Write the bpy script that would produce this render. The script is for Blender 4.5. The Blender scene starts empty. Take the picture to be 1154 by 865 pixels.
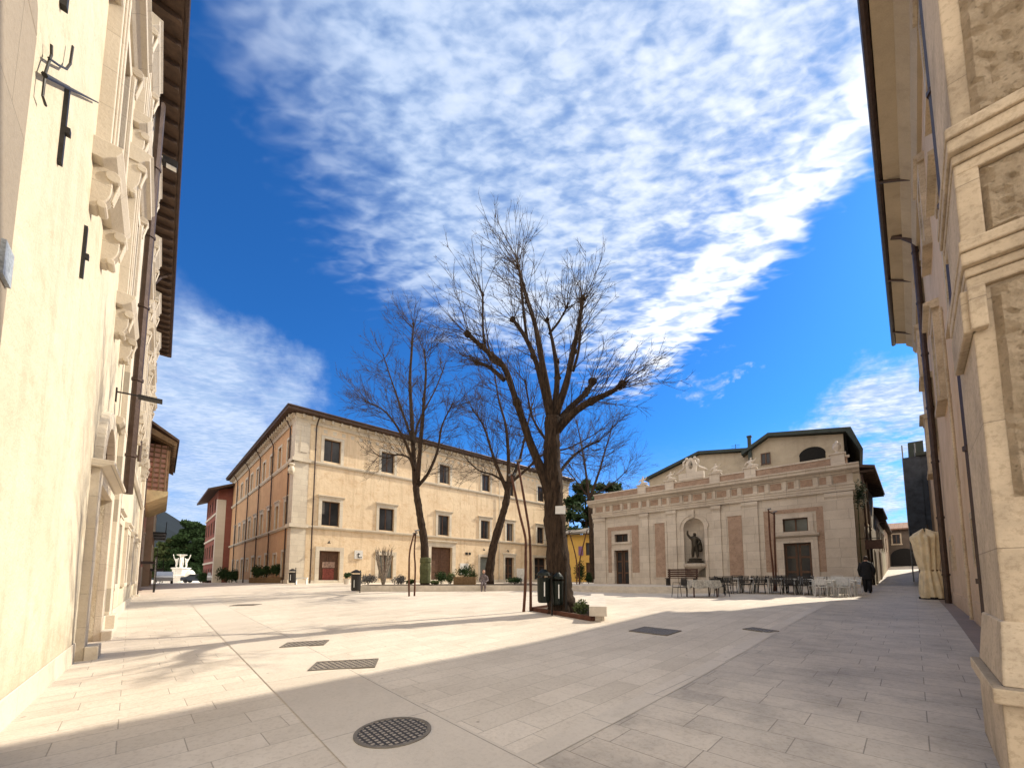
import bpy, math, random
import numpy as np
from mathutils import Vector, Matrix, noise as mnoise
random.seed(11)
rad = math.radians
EYE = 1.5                      # eye height above z = 0; z values in facade tables are relative to the eye
C = bpy.context.scene.collection
scn = bpy.context.scene

# ------------------------------------------------------------------ camera
F, TH, PY = 440.0, rad(4.95), 612.0
cd = bpy.data.cameras.new('camera'); cam = bpy.data.objects.new('camera', cd); C.objects.link(cam)
cam.location = (0, 0, EYE); cam.rotation_euler = (math.pi/2 + TH, 0, 0)
cd.sensor_width = 36; cd.lens = F/1154*36; cd.shift_y = (PY-432.5)/1154
cd.clip_end = 20000; cd.clip_start = 0.05
scn.camera = cam

def ray(x, y):
    u = (x-577)/F; v = (PY-y)/F
    return (u, math.cos(TH)-v*math.sin(TH), math.sin(TH)+v*math.cos(TH))
def at(x, y, Y):
    u, w, h = ray(x, y); t = Y/w
    return Vector((u*t, Y, h*t+EYE))

# ------------------------------------------------------------------ ground height
CP = [(-1.1,3.6,-1.43),(-4.8,3.75,-1.46),(-7.4,6.7,-1.5),(-14,14,-1.38),(-20,21,-1.15),(0,0,-1.5),(4.9,4.2,-1.28),(.9,7.7,-1.36),
      (8.3,7,-1.12),(13,12,-.97),(17.1,19,-.82),(26,27,-.62),(1.5,12.5,-1.11),(-3.7,9,-1.28),(7.4,15.9,-.9),(12,18,-.82),
      (-1.7,23,-.86),(-9.4,23.2,-.87),(-17.6,31,-.5),(5,21.8,-.87),(9.5,20.8,-.84),(18.2,20.4,-.52),(13.7,24.5,-.52),
      (6.6,31,-.55),(-9,33,-.6),(10,38,-.5),(-2,40,-.6),(35,36,.0),(48,48,1.3),(-28,38,-.62),(-40,45,-.75),(-60,62,-1.0),(-90,90,-1.6),
      (-30,12,-1.5),(-10,-8,-1.6),(12,-6,-1.3),(24,10,-.8),(40,20,0.),(30,60,.6),(0,80,-.6),(60,90,2.),(-60,20,-1.5),(80,40,2.5)]
cp = np.array(CP)
def U(r2): return np.where(r2 > 1e-9, .5*r2*np.log(np.maximum(r2, 1e-9)), 0)
n_ = len(cp)
K = U((cp[:, None, 0]-cp[None, :, 0])**2+(cp[:, None, 1]-cp[None, :, 1])**2) + np.eye(n_)*1.0
Pm = np.c_[np.ones(n_), cp[:, :2]]
A_ = np.zeros((n_+3, n_+3)); A_[:n_, :n_] = K; A_[:n_, n_:] = Pm; A_[n_:, :n_] = Pm.T
W_ = np.linalg.solve(A_, np.r_[cp[:, 2], 0, 0, 0])
def gza(X, Y):
    X = np.asarray(X, float); Y = np.asarray(Y, float)
    Xc = np.clip(X, -95, 70); Yc = np.clip(Y, -10, 95)
    r2 = (Xc[..., None]-cp[:, 0])**2+(Yc[..., None]-cp[:, 1])**2
    z = U(r2)@W_[:n_] + W_[n_] + W_[n_+1]*Xc + W_[n_+2]*Yc
    return z + EYE
def gz(x, y): return float(gza(x, y))

# ------------------------------------------------------------------ materials
def newmat(name):
    m = bpy.data.materials.new(name); m.use_nodes = True
    nt = m.node_tree; b = nt.nodes['Principled BSDF']
    return m, nt, b
def nd(nt, t, **kw):
    n = nt.nodes.new(t)
    for k, v in kw.items():
        if k in n.inputs: n.inputs[k].default_value = v
        else: setattr(n, k, v)
    return n
def coords(nt, ang=0.0, vertical=False, scale=1.0):
    tc = nd(nt, 'ShaderNodeTexCoord')
    vr = nd(nt, 'ShaderNodeVectorRotate'); vr.rotation_type = 'Z_AXIS'; vr.inputs['Angle'].default_value = -ang
    nt.links.new(tc.outputs['Object'], vr.inputs['Vector'])
    out = vr.outputs[0]
    if vertical:
        sp = nd(nt, 'ShaderNodeSeparateXYZ'); cb = nd(nt, 'ShaderNodeCombineXYZ')
        nt.links.new(out, sp.inputs[0]); nt.links.new(sp.outputs[0], cb.inputs[0]); nt.links.new(sp.outputs[2], cb.inputs[1]); nt.links.new(sp.outputs[1], cb.inputs[2])
        out = cb.outputs[0]
    return out
def mixc(nt, fac, a, b, mode='MIX'):
    m = nd(nt, 'ShaderNodeMix'); m.data_type = 'RGBA'; m.blend_type = mode
    for s, v in ((0, fac), (6, a), (7, b)):
        if hasattr(v, 'is_output'): nt.links.new(v, m.inputs[s])
        else: m.inputs[s].default_value = v if s == 0 else (*v, 1)
    return m.outputs[2]
def noise(nt, vec, sc, det=5, rough=.6, lo=.3, hi=.7, stretch=None):
    if stretch:
        mp = nd(nt, 'ShaderNodeMapping'); mp.inputs['Scale'].default_value = stretch
        nt.links.new(vec, mp.inputs[0]); vec = mp.outputs[0]
    n = nd(nt, 'ShaderNodeTexNoise', Scale=sc, Detail=det, Roughness=rough); nt.links.new(vec, n.inputs['Vector'])
    r = nd(nt, 'ShaderNodeMapRange'); r.inputs['From Min'].default_value = lo; r.inputs['From Max'].default_value = hi
    nt.links.new(n.outputs[0], r.inputs[0])
    return r.outputs[0]
def bump(nt, b, h, st=.3, dist=.02, prev=None):
    bp = nd(nt, 'ShaderNodeBump', Strength=st, Distance=dist); nt.links.new(h, bp.inputs['Height'])
    if prev: nt.links.new(prev, bp.inputs['Normal'])
    nt.links.new(bp.outputs[0], b.inputs['Normal']); return bp.outputs[0]
def plain(name, col, rough=.7, metal=0., var=.25, sc=6., bmp=.15, spec=.3):
    m, nt, b = newmat(name); v = coords(nt)
    f = noise(nt, v, sc)
    c = mixc(nt, f, tuple(x*(1-var) for x in col), tuple(min(1, x*(1+var*.6)) for x in col))
    nt.links.new(c, b.inputs['Base Color']); b.inputs['Roughness'].default_value = rough
    b.inputs['Metallic'].default_value = metal; b.inputs['Specular IOR Level'].default_value = spec
    if bmp: bump(nt, b, noise(nt, v, sc*5), bmp, .01)
    return m
def plaster(name, col, stain, ang=0, amount=.5, fine=.12):
    m, nt, b = newmat(name); v = coords(nt, ang, True)
    f1 = noise(nt, v, .35, 8, .65, .42, .68)
    c = mixc(nt, f1, col, tuple(x*.6+y*.4 for x, y in zip(col, stain)))
    f0 = noise(nt, v, .8, 7, .7, .5, .62, stretch=(1, 1.6, 1))
    m0 = nd(nt, 'ShaderNodeMath', operation='MULTIPLY'); nt.links.new(f0, m0.inputs[0]); m0.inputs[1].default_value = .35
    c = mixc(nt, m0.outputs[0], c, tuple(min(.85, x*1.12+.03) for x in col))
    f2 = noise(nt, v, 1.4, 10, .75, .52, .72)
    m1 = nd(nt, 'ShaderNodeMath', operation='MULTIPLY'); nt.links.new(f2, m1.inputs[0]); m1.inputs[1].default_value = amount
    c = mixc(nt, m1.outputs[0], c, stain)
    f3 = noise(nt, v, 1., 6, .7, .5, .75, stretch=(2.2, .13, 1))          # rain streaks
    m2 = nd(nt, 'ShaderNodeMath', operation='MULTIPLY'); nt.links.new(f3, m2.inputs[0]); m2.inputs[1].default_value = amount*.6
    c = mixc(nt, m2.outputs[0], c, tuple(x*.7 for x in stain))
    # splash dirt along the foot of the wall (height above the wall's own base)
    tcz = nd(nt, 'ShaderNodeTexCoord'); spz = nd(nt, 'ShaderNodeSeparateXYZ'); nt.links.new(tcz.outputs['Object'], spz.inputs[0])
    ad = nd(nt, 'ShaderNodeMath', operation='MULTIPLY_ADD'); nt.links.new(noise(nt, v, 2.2, 8, .7, .3, .7), ad.inputs[0]); ad.inputs[1].default_value = -1.1; nt.links.new(spz.outputs[2], ad.inputs[2])
    mz = nd(nt, 'ShaderNodeMapRange'); mz.inputs['From Min'].default_value = -.9; mz.inputs['From Max'].default_value = .5; mz.inputs['To Min'].default_value = .55; mz.inputs['To Max'].default_value = 0
    nt.links.new(ad.outputs[0], mz.inputs[0]); c = mixc(nt, mz.outputs[0], c, tuple(x*.62 for x in stain))
    f4 = noise(nt, v, 40, 3, .6)
    c = mixc(nt, f4, c, mixc(nt, 1.0, c, (1-fine,)*3, 'MULTIPLY'))
    nt.links.new(c, b.inputs['Base Color']); b.inputs['Roughness'].default_value = .9; b.inputs['Specular IOR Level'].default_value = .15
    p = bump(nt, b, noise(nt, v, 3, 8, .7), .35, .05)
    bump(nt, b, noise(nt, v, 60, 3), .25, .008, p)
    return m
def ashlar(name, c1, c2, ang=0, bw=.9, bh=.38, mort=.006, stain=(.3, .26, .21), vertical=True, pits=.3, rough=.75, amount=.35, mcol=.45, dark=.0, spec=.25):
    m, nt, b = newmat(name); v = coords(nt, ang, vertical)
    # wobble so joints are not ruler-straight
    br = nd(nt, 'ShaderNodeTexBrick'); br.inputs['Scale'].default_value = 1
    br.inputs['Color1'].default_value = (*c1, 1); br.inputs['Color2'].default_value = (*c2, 1)
    br.inputs['Mortar'].default_value = (*[x*mcol for x in c1], 1)
    br.inputs['Mortar Size'].default_value = mort; br.inputs['Mortar Smooth'].default_value = .3; br.inputs['Bias'].default_value = -.1
    br.inputs['Brick Width'].default_value = bw; br.inputs['Row Height'].default_value = bh
    br.offset = .43; br.squash = .8; br.squash_frequency = 3
    nt.links.new(v, br.inputs['Vector'])
    f = noise(nt, v, 1.1, 9, .72, .45, .75)
    mm = nd(nt, 'ShaderNodeMath', operation='MULTIPLY'); nt.links.new(f, mm.inputs[0]); mm.inputs[1].default_value = amount
    c = mixc(nt, mm.outputs[0], br.outputs[0], stain)
    f = noise(nt, v, .25, 5, .6, .35, .7); c = mixc(nt, f, c, mixc(nt, 1., c, (.86, .85, .84), 'MULTIPLY'))
    f = noise(nt, v, 25, 6, .7, .5, .62); mm = nd(nt, 'ShaderNodeMath', operation='MULTIPLY'); nt.links.new(f, mm.inputs[0]); mm.inputs[1].default_value = pits
    c = mixc(nt, mm.outputs[0], c, mixc(nt, 1., c, (.68, .65, .62), 'MULTIPLY'))
    if not vertical:        # gum and oil spots, darker worn trails
        vo = nd(nt, 'ShaderNodeTexVoronoi', Scale=1.7); nt.links.new(v, vo.inputs['Vector'])
        mr = nd(nt, 'ShaderNodeMapRange'); mr.inputs['From Min'].default_value = .028; mr.inputs['From Max'].default_value = .045; mr.inputs['To Min'].default_value = .55; mr.inputs['To Max'].default_value = 0
        nt.links.new(vo.outputs[0], mr.inputs[0]); c = mixc(nt, mr.outputs[0], c, (.13, .11, .09))
        f = noise(nt, v, .7, 9, .75, .56, .74); mm = nd(nt, 'ShaderNodeMath', operation='MULTIPLY'); nt.links.new(f, mm.inputs[0]); mm.inputs[1].default_value = .5
        c = mixc(nt, mm.outputs[0], c, mixc(nt, 1., c, (.6, .57, .53), 'MULTIPLY'))
    nt.links.new(c, b.inputs['Base Color']); b.inputs['Roughness'].default_value = rough; b.inputs['Specular IOR Level'].default_value = spec
    inv = nd(nt, 'ShaderNodeMath', operation='SUBTRACT'); inv.inputs[0].default_value = 1; nt.links.new(br.outputs['Fac'], inv.inputs[1])
    p = bump(nt, b, inv.outputs[0], .5, .01)
    bump(nt, b, noise(nt, v, 22, 6, .7), .3, .008, p)
    return m
def rocky(name, c1, c2, st=1., sc=6):
    m, nt, b = newmat(name); v = coords(nt)
    f = noise(nt, v, sc, 10, .75, .4, .62)
    c = mixc(nt, f, c1, c2)
    vo = nd(nt, 'ShaderNodeTexVoronoi', Scale=sc*2.5); nt.links.new(v, vo.inputs['Vector'])
    mr = nd(nt, 'ShaderNodeMapRange'); mr.inputs['From Min'].default_value = .05; mr.inputs['From Max'].default_value = .3
    nt.links.new(vo.outputs[0], mr.inputs[0]); c = mixc(nt, mr.outputs[0], tuple(x*.75 for x in c2), c)
    nt.links.new(c, b.inputs['Base Color']); b.inputs['Roughness'].default_value = .95; b.inputs['Specular IOR Level'].default_value = .1
    p = bump(nt, b, noise(nt, v, sc, 10, .75), st, .08)
    bump(nt, b, noise(nt, v, sc*6, 6, .7), st*.8, .02, p)
    return m
def barkmat(name, c1, c2):
    m, nt, b = newmat(name); v = coords(nt)
    f = noise(nt, v, 14, 8, .7, .35, .65, stretch=(1, 1, .18)); c = mixc(nt, f, c1, c2)
    nt.links.new(c, b.inputs['Base Color']); b.inputs['Roughness'].default_value = .95; b.inputs['Specular IOR Level'].default_value = .1
    bump(nt, b, f, .9, .03); return m
def leafmat(name, c1, c2):
    m, nt, b = newmat(name); v = coords(nt)
    f = noise(nt, v, 2.2, 6, .7, .35, .65); c = mixc(nt, f, c1, c2)
    nt.links.new(c, b.inputs['Base Color']); b.inputs['Roughness'].default_value = .85; b.inputs['Specular IOR Level'].default_value = .08
    return m
def glassmat(name, col=(.016, .016, .017), rough=.12):
    m, nt, b = newmat(name); v = coords(nt)
    f = noise(nt, v, .9, 4, .6); c = mixc(nt, f, col, tuple(x*2.6 for x in col))
    nt.links.new(c, b.inputs['Base Color']); b.inputs['Roughness'].default_value = rough; b.inputs['Specular IOR Level'].default_value = .28
    bump(nt, b, noise(nt, v, 1.5), .05, .02)
    return m
def grate(name, ang, cell=.07):
    m, nt, b = newmat(name); v = coords(nt, ang)
    br = nd(nt, 'ShaderNodeTexBrick'); br.offset = 0.0; br.inputs['Scale'].default_value = 1
    br.inputs['Color1'].default_value = (.34, .29, .23, 1); br.inputs['Color2'].default_value = (.25, .215, .17, 1); br.inputs['Mortar'].default_value = (.03, .026, .022, 1)
    br.inputs['Mortar Size'].default_value = .012; br.inputs['Brick Width'].default_value = cell; br.inputs['Row Height'].default_value = cell
    nt.links.new(v, br.inputs['Vector']); nt.links.new(br.outputs[0], b.inputs['Base Color']); b.inputs['Roughness'].default_value = .6
    inv = nd(nt, 'ShaderNodeMath', operation='SUBTRACT'); inv.inputs[0].default_value = 1; nt.links.new(br.outputs['Fac'], inv.inputs[1])
    bump(nt, b, inv.outputs[0], .8, .01); return m

AR = math.atan2(.697, .716)           # direction of the alley and the right wall
AL = math.atan2(.744, -.669)          # direction of the left wall
AF = math.atan2(.671, .7415)          # main palazzo front
AS = math.atan2(.7286, -.685)
AT = math.atan2(-.6642, .7475)        # theatre front
M = {}
M['pave'] = ashlar('travertine_paving', (.66, .585, .49), (.57, .505, .42), AR, .95, .36, .005, (.42, .36, .29), False, .4, .7, .5, .58, spec=.2)
M['pave_far'] = M['pave']
M['alley'] = ashlar('grey_stone_paving', (.57, .50, .41), (.49, .43, .355), AR+math.pi/2, .8, .38, .005, (.20, .18, .155), False, .45, .55, .75, .5, spec=.25)
M['band'] = ashlar('smooth_stone_band', (.62, .55, .46), (.58, .515, .43), AL, 2.4, 1.1, .006, (.36, .33, .28), False, .25, .6, .3, .5)
M['gutter'] = ashlar('brown_stone_gutter', (.27, .2, .16), (.22, .17, .14), AR, .6, .5, .006, (.14, .11, .09), False, .3, .6, .3)
M['cream'] = plaster('cream_plaster', (.64, .57, .44), (.50, .41, .28), AL, .75)
M['tan'] = plaster('yellow_tan_plaster', (.72, .57, .385), (.56, .39, .23), AF, 1.0)
M['orange'] = plaster('orange_plaster', (.60, .37, .205), (.44, .27, .15), AS, .5)
M['peach'] = plaster('peach_plaster', (.68, .50, .33), (.50, .34, .2), AR, .45)
M['redwall'] = plaster('dark_red_plaster', (.26, .095, .07), (.2, .08, .06), 0, .4)
M['pink'] = plaster('pink_plaster', (.58, .33, .27), (.45, .28, .22), AL, .5)
M['yellow'] = plaster('ochre_yellow_plaster', (.66, .42, .11), (.5, .33, .12), 0, .4)
M['grey_plaster'] = plaster('grey_beige_plaster', (.46, .39, .29), (.28, .23, .17), AT, .5)
M['brown_plaster'] = plaster('brown_old_plaster', (.36, .26, .18), (.2, .15, .11), AR, .6)
M['dark_plaster'] = plaster('shade_brown_plaster', (.14, .105, .08), (.09, .07, .055), AR, .6)  # brown darkened to put the shade of the alley's far end into the colour
M['pale'] = plaster('pale_yellow_plaster', (.6, .52, .36), (.4, .34, .24), AR, .5)
M['stone_t'] = ashlar('theatre_limestone', (.63, .56, .475), (.53, .465, .39), AT, 1.1, .52, .007, (.27, .21, .17), True, .35, .75, .45, .5)
M['pinkstone'] = rocky('pink_stone_panel', (.40, .285, .215), (.30, .21, .155), .35, 3)
M['stone_l'] = ashlar('white_travertine', (.64, .57, .465), (.58, .51, .41), AL, 1.2, .6, .004, (.5, .42, .32), True, .25, .7, .3, .6)
M['stone_f'] = ashlar('pale_dressed_stone', (.64, .57, .45), (.55, .48, .38), AF, .9, .45, .006, (.4, .33, .25), True, .3, .75, .4, .5)
M['stone_r'] = ashlar('weathered_travertine', (.64, .52, .375), (.56, .45, .32), AR, 1.0, .9, .004, (.21, .165, .12), True, .6, .85, .85, .55)
M['rough'] = rocky('rusticated_stone', (.66, .52, .365), (.50, .39, .27), .7, 9)
M['shadestone'] = ashlar('painted_shade_stone', (.34, .29, .23), (.30, .26, .21), AL, 1.2, 1.6, .004, (.22, .18, .14), True, .25, .8, .4, .6)  # stone tone carries the shade at the near end of the left wall
M['whitestone'] = plain('white_marble', (.72, .68, .60), .6, 0, .2, 4)
M['seat_stone'] = plain('pale_bench_stone', (.58, .52, .44), .65, 0, .2, 3)
M['soffit'] = plaster('beige_soffit', (.52, .42, .29), (.38, .3, .21), AR, .4)
M['iron'] = plain('dark_iron', (.035, .032, .03), .5, .5, .3, 10)
M['rimiron'] = plain('worn_iron_rim', (.16, .14, .115), .6, .0, .3, 10)
M['galv'] = plain('galvanised_tube', (.2, .21, .22), .5, .0, .3, 10)
M['plq'] = plain('blue_grey_marble', (.38, .42, .46), .4, 0, .5, 30)
M['curtain'] = plain('dim_curtain', (.16, .15, .135), .8, 0, .3, 6)
M['copper'] = plain('brown_drainpipe', (.07, .045, .035), .45, .4, .3, 5)
M['copper_l'] = plain('bronze_drainpipe', (.10, .07, .055), .45, .4, .3, 5)
M['rust'] = plain('corten_steel', (.10, .042, .026), .8, .1, .4, 7)
M['wood'] = plain('brown_door_wood', (.10, .052, .03), .55, 0, .35, 5)
M['wood2'] = plain('dark_bench_wood', (.07, .035, .025), .6, 0, .35, 8)
M['woodl'] = plain('planter_wood', (.16, .1, .05), .7, 0, .35, 8)
M['eave'] = plain('dark_eave_timber', (.075, .045, .03), .7, 0, .4, 4)
M['tile'] = ashlar('roof_tiles', (.30, .16, .10), (.22, .12, .08), AF, .25, .4, .02, (.12, .1, .08), False, .3, .9, .5)
M['darkroof'] = plain('dark_sheet_roof', (.03, .04, .035), .5, .2, .3, 3)
M['glass'] = glassmat('dark_window_glass')
M['glass_l'] = glassmat('grey_window_glass', (.06, .065, .06), .15)
M['bark'] = barkmat('bare_tree_bark', (.075, .05, .035), (.018, .013, .01))
M['twig'] = plain('twig_bark', (.05, .034, .025), .9, 0, .3, 3, 0)
M['leaf'] = leafmat('dark_evergreen_leaves', (.035, .06, .02), (.015, .03, .012))
M['leaf2'] = leafmat('olive_leaves', (.09, .11, .04), (.04, .055, .02))
M['lav'] = leafmat('grey_lavender_leaves', (.19, .17, .16), (.10, .10, .09))
M['hill'] = plain('wooded_mountain', (.0085, .0135, .0165), 1, 0, .4, .004, 0)
M['green'] = plain('dark_green_metal', (.008, .012, .010), .4, .3, .3, 9)
M['black'] = plain('black_cloth', (.012, .012, .014), .85, 0, .3, 12)
M['whitepl'] = plain('white_enamel', (.72, .72, .70), .4, 0, .1, 9)
M['canvas'] = plain('beige_canvas', (.70, .58, .38), .9, 0, .25, 3)
M['bronze'] = plain('dark_bronze', (.06, .05, .038), .5, .6, .4, 8)
M['chair'] = plain('charcoal_wicker', (.035, .033, .032), .6, 0, .3, 30)
M['alu'] = plain('brushed_aluminium', (.55, .55, .54), .5, 0., .15, 10)
M['skin'] = plain('skin', (.5, .3, .22), .6, 0, .1, 10)
M['hair'] = plain('dark_hair', (.03, .02, .015), .7)
M['cloth'] = plain('speckled_tablecloth', (.42, .41, .38), .9, 0, .5, 14)
M['patterned'] = plain('patterned_clothes', (.16, .13, .13), .9, 0, .95, 22)
M['soil'] = plain('planting_soil', (.10, .075, .05), .95)
M['redposter'] = plain('red_poster', (.2, .05, .035), .6, 0, .5, 9)
M['paper'] = plain('weathered_paper', (.6, .58, .54), .8, 0, .25, 12)
M['moss'] = plain('green_wrap', (.085, .09, .04), .9, 0, .35, 6)
M['purple'] = plain('faded_sign_violet', (.2, .1, .22), .6)
M['scaff'] = plain('blue_scaffold_net', (.045, .055, .075), .8, 0, .4, 3)
M['carw'] = plain('silver_car_paint', (.5, .5, .5), .25, .4, .05, 3, 0, .5)
M['card'] = plain('dark_car_paint', (.03, .035, .05), .2, .3, .05, 3, 0, .5)
M['rubber'] = plain('tyre_rubber', (.02, .02, .02), .8)
M['shutter'] = plain('grey_green_shutter', (.16, .17, .15), .7)
M['grateR'] = grate('drain_grate_iron', AR)
M['grateL'] = grate('manhole_iron', AL, .055)

# ------------------------------------------------------------------ mesh helpers
class MB:
    def __init__(s): s.v = []; s.f = []
    def quad(s, *p):
        i = len(s.v); s.v += [Vector(q) for q in p]; s.f.append(tuple(range(i, i+len(p)))); return s
    def hexa(s, p):           # 8 points: bottom ring 0-3, top ring 4-7
        i = len(s.v); s.v += [Vector(q) for q in p]
        for f in ((0,3,2,1),(4,5,6,7),(0,1,5,4),(1,2,6,5),(2,3,7,6),(3,0,4,7)): s.f.append(tuple(i+k for k in f))
        return s
    def box(s, x0, x1, y0, y1, z0, z1):
        return s.hexa([(x0,y0,z0),(x1,y0,z0),(x1,y1,z0),(x0,y1,z0),(x0,y0,z1),(x1,y0,z1),(x1,y1,z1),(x0,y1,z1)])
    def prism(s, ring0, ring1):
        n = len(ring0); i = len(s.v); s.v += [Vector(q) for q in ring0]+[Vector(q) for q in ring1]
        s.f.append(tuple(range(i+n-1, i-1, -1))); s.f.append(tuple(range(i+n, i+2*n)))
        for k in range(n): s.f.append((i+k, i+(k+1)%n, i+n+(k+1)%n, i+n+k))
        return s
    def tube(s, pts, rr, sides=8, cap=True, rough=0.):
        pts = [Vector(p) for p in pts]; n = len(pts); i0 = len(s.v)
        if not hasattr(rr, '__len__'): rr = [rr]*n
        t0 = (pts[1]-pts[0]).normalized(); up = Vector((0, 0, 1)) if abs(t0.z) < .9 else Vector((1, 0, 0))
        a = t0.cross(up).normalized()
        for k in range(n):
            t = (pts[min(k+1, n-1)]-pts[max(k-1, 0)])
            if t.length < 1e-9: t = t0
            t.normalize(); a = (a-t*a.dot(t))
            if a.length < 1e-6: a = t.orthogonal()
            a.normalize(); b = t.cross(a)
            for j in range(sides):
                an = 2*math.pi*j/sides; q = 1+(rough*(mnoise.noise(Vector((math.cos(an)*4, math.sin(an)*4, pts[k].z*1.2)))+.6*mnoise.noise(Vector((math.cos(an)*11, math.sin(an)*11, pts[k].z*3)))) if rough else 0); s.v.append(pts[k]+(a*math.cos(an)+b*math.sin(an))*(rr[k]*q))
        for k in range(n-1):
            for j in range(sides):
                s.f.append((i0+k*sides+j, i0+k*sides+(j+1)%sides, i0+(k+1)*sides+(j+1)%sides, i0+(k+1)*sides+j))
        if cap and sides > 3:
            s.f.append(tuple(i0+j for j in range(sides-1, -1, -1))); s.f.append(tuple(i0+(n-1)*sides+j for j in range(sides)))
        return s
    def lathe(s, c, prof, sides=16, sx=1., sy=1., a0=0.):
        c = Vector(c); i0 = len(s.v)
        for r, z in prof:
            for j in range(sides):
                an = 2*math.pi*j/sides+a0; s.v.append(c+Vector((r*sx*math.cos(an), r*sy*math.sin(an), z)))
        n = len(prof)
        for k in range(n-1):
            for j in range(sides):
                s.f.append((i0+k*sides+j, i0+k*sides+(j+1)%sides, i0+(k+1)*sides+(j+1)%sides, i0+(k+1)*sides+j))
        s.f.append(tuple(i0+j for j in range(sides-1, -1, -1))); s.f.append(tuple(i0+(n-1)*sides+j for j in range(sides)))
        return s
    def blob(s, c, r, sub=(10, 7), jit=.0):
        prof = []
        c = Vector(c); n = sub[1]
        i0 = len(s.v)
        for k in range(n+1):
            th = math.pi*(k+.02)/(n+.04)
            for j in range(sub[0]):
                an = 2*math.pi*j/sub[0]; q = 1+random.uniform(-jit, jit)
                s.v.append(c+Vector((r[0]*math.sin(th)*math.cos(an)*q, r[1]*math.sin(th)*math.sin(an)*q, -r[2]*math.cos(th)*q)))
        for k in range(n):
            for j in range(sub[0]):
                s.f.append((i0+k*sub[0]+j, i0+k*sub[0]+(j+1)%sub[0], i0+(k+1)*sub[0]+(j+1)%sub[0], i0+(k+1)*sub[0]+j))
        return s
    def leaves(s, c, r, n, size, shell=.5):
        c = Vector(c)
        for _ in range(n):
            d = Vector((random.gauss(0, 1), random.gauss(0, 1), random.gauss(0, 1))).normalized()
            q = shell+(1-shell)*random.random()
            p = c+Vector((d.x*r[0], d.y*r[1], d.z*r[2]))*q
            a = Vector((random.gauss(0, 1), random.gauss(0, 1), random.gauss(0, 1))).normalized(); b = a.orthogonal().normalized()
            sz = size*random.uniform(.6, 1.4)
            s.quad(p-a*sz, p+b*sz*.45, p+a*sz, p-b*sz*.45)
        return s
    def build(s, name, mat, parent=None, smooth=False, recalc=True):
        o0 = Vector(parent['wloc']) if parent is not None else Vector((0, 0, 0))
        me = bpy.data.meshes.new(name); me.from_pydata([tuple(p-o0) for p in s.v], [], s.f); me.update()
        if recalc and len(s.f) < 30000:
            import bmesh
            bm = bmesh.new(); bm.from_mesh(me); bmesh.ops.recalc_face_normals(bm, faces=bm.faces); bm.to_mesh(me); bm.free()
        if smooth: me.polygons.foreach_set('use_smooth', [True]*len(me.polygons))
        me.materials.append(M[mat] if isinstance(mat, str) else mat)
        o = bpy.data.objects.new(name, me); C.objects.link(o)
        o['wloc'] = tuple(o0)
        if parent is not None: o.parent = parent
        return o
def tag(o, label=None, cat=None, group=None, kind=None):
    for k, v in (('label', label), ('category', cat), ('group', group), ('kind', kind)):
        if v: o[k] = v
    return o
def thing(name, loc, label, cat, group=None):
    o = bpy.data.objects.new(name, None); o.empty_display_size = .2; C.objects.link(o); o.location = loc; o['wloc'] = tuple(loc)
    return tag(o, label, cat, group)
def place(o, loc, rz=0):      # a thing modelled about the origin is set down
    o.location = loc; o.rotation_euler = (0, 0, rz)
def copy_tree(o, parent=None):
    c = o.copy(); C.objects.link(c)
    if parent is not None: c.parent = parent
    for ch in list(o.children): copy_tree(ch, c)
    return c
class Fr:                     # facade frame: s along D, n outward, z relative to the eye
    def __init__(f, P, D, N): f.P = Vector((P[0], P[1], 0)); f.D = Vector((*D, 0)).normalized(); f.N = Vector((*N, 0)).normalized()
    def p(f, s, n, z): return f.P+f.D*s+f.N*n+Vector((0, 0, z+EYE))
def fbox(mb, fr, s0, s1, n0, n1, z0, z1):
    return mb.hexa([fr.p(s0,n0,z0),fr.p(s1,n0,z0),fr.p(s1,n1,z0),fr.p(s0,n1,z0),fr.p(s0,n0,z1),fr.p(s1,n0,z1),fr.p(s1,n1,z1),fr.p(s0,n1,z1)])
def wall(mb, fr, s0, s1, z0, z1, ops=(), n=0., dep=.3):
    ss = sorted({s0, s1}|{v for o in ops for v in o[:2] if s0 < v < s1}); zs = sorted({z0, z1}|{v for o in ops for v in o[2:4] if z0 < v < z1})
    for a, b in zip(ss, ss[1:]):
        for c, d in zip(zs, zs[1:]):
            sm, zm = (a+b)/2, (c+d)/2
            if any(o[0] < sm < o[1] and o[2] < zm < o[3] for o in ops): continue
            mb.quad(fr.p(a,n,c), fr.p(b,n,c), fr.p(b,n,d), fr.p(a,n,d))
    for a, b, c, d in [o[:4] for o in ops]:
        for q in (((a,c),(b,c)),((b,c),(b,d)),((b,d),(a,d)),((a,d),(a,c))):
            (x0, y0), (x1, y1) = q
            mb.quad(fr.p(x0,n,y0), fr.p(x1,n,y1), fr.p(x1,n-dep,y1), fr.p(x0,n-dep,y0))
    return mb
def moulding(mb, fr, s0, s1, prof, ends=True):    # prof: list of (n, z) outward profile, extruded along s
    r0 = [fr.p(s0, n, z) for n, z in prof]; r1 = [fr.p(s1, n, z) for n, z in prof]
    return mb.prism(r0, r1)
def arch_ring(mb, fr, sc, zc, ri, ro, n0, n1, a0=0, a1=math.pi, k=14):
    for i in range(k):
        t0 = a0+(a1-a0)*i/k; t1 = a0+(a1-a0)*(i+1)/k
        pts = [(ri,t0),(ro,t0),(ro,t1),(ri,t1)]
        mb.prism([fr.p(sc+r*math.cos(t), n0, zc+r*math.sin(t)) for r, t in pts], [fr.p(sc+r*math.cos(t), n1, zc+r*math.sin(t)) for r, t in pts])
    return mb
def half_disc(mb, fr, sc, zc, r, n, k=16):
    mb.quad(*[fr.p(sc+r*math.cos(math.pi*i/k), n, zc+r*math.sin(math.pi*i/k)) for i in range(k+1)]); return mb
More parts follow.
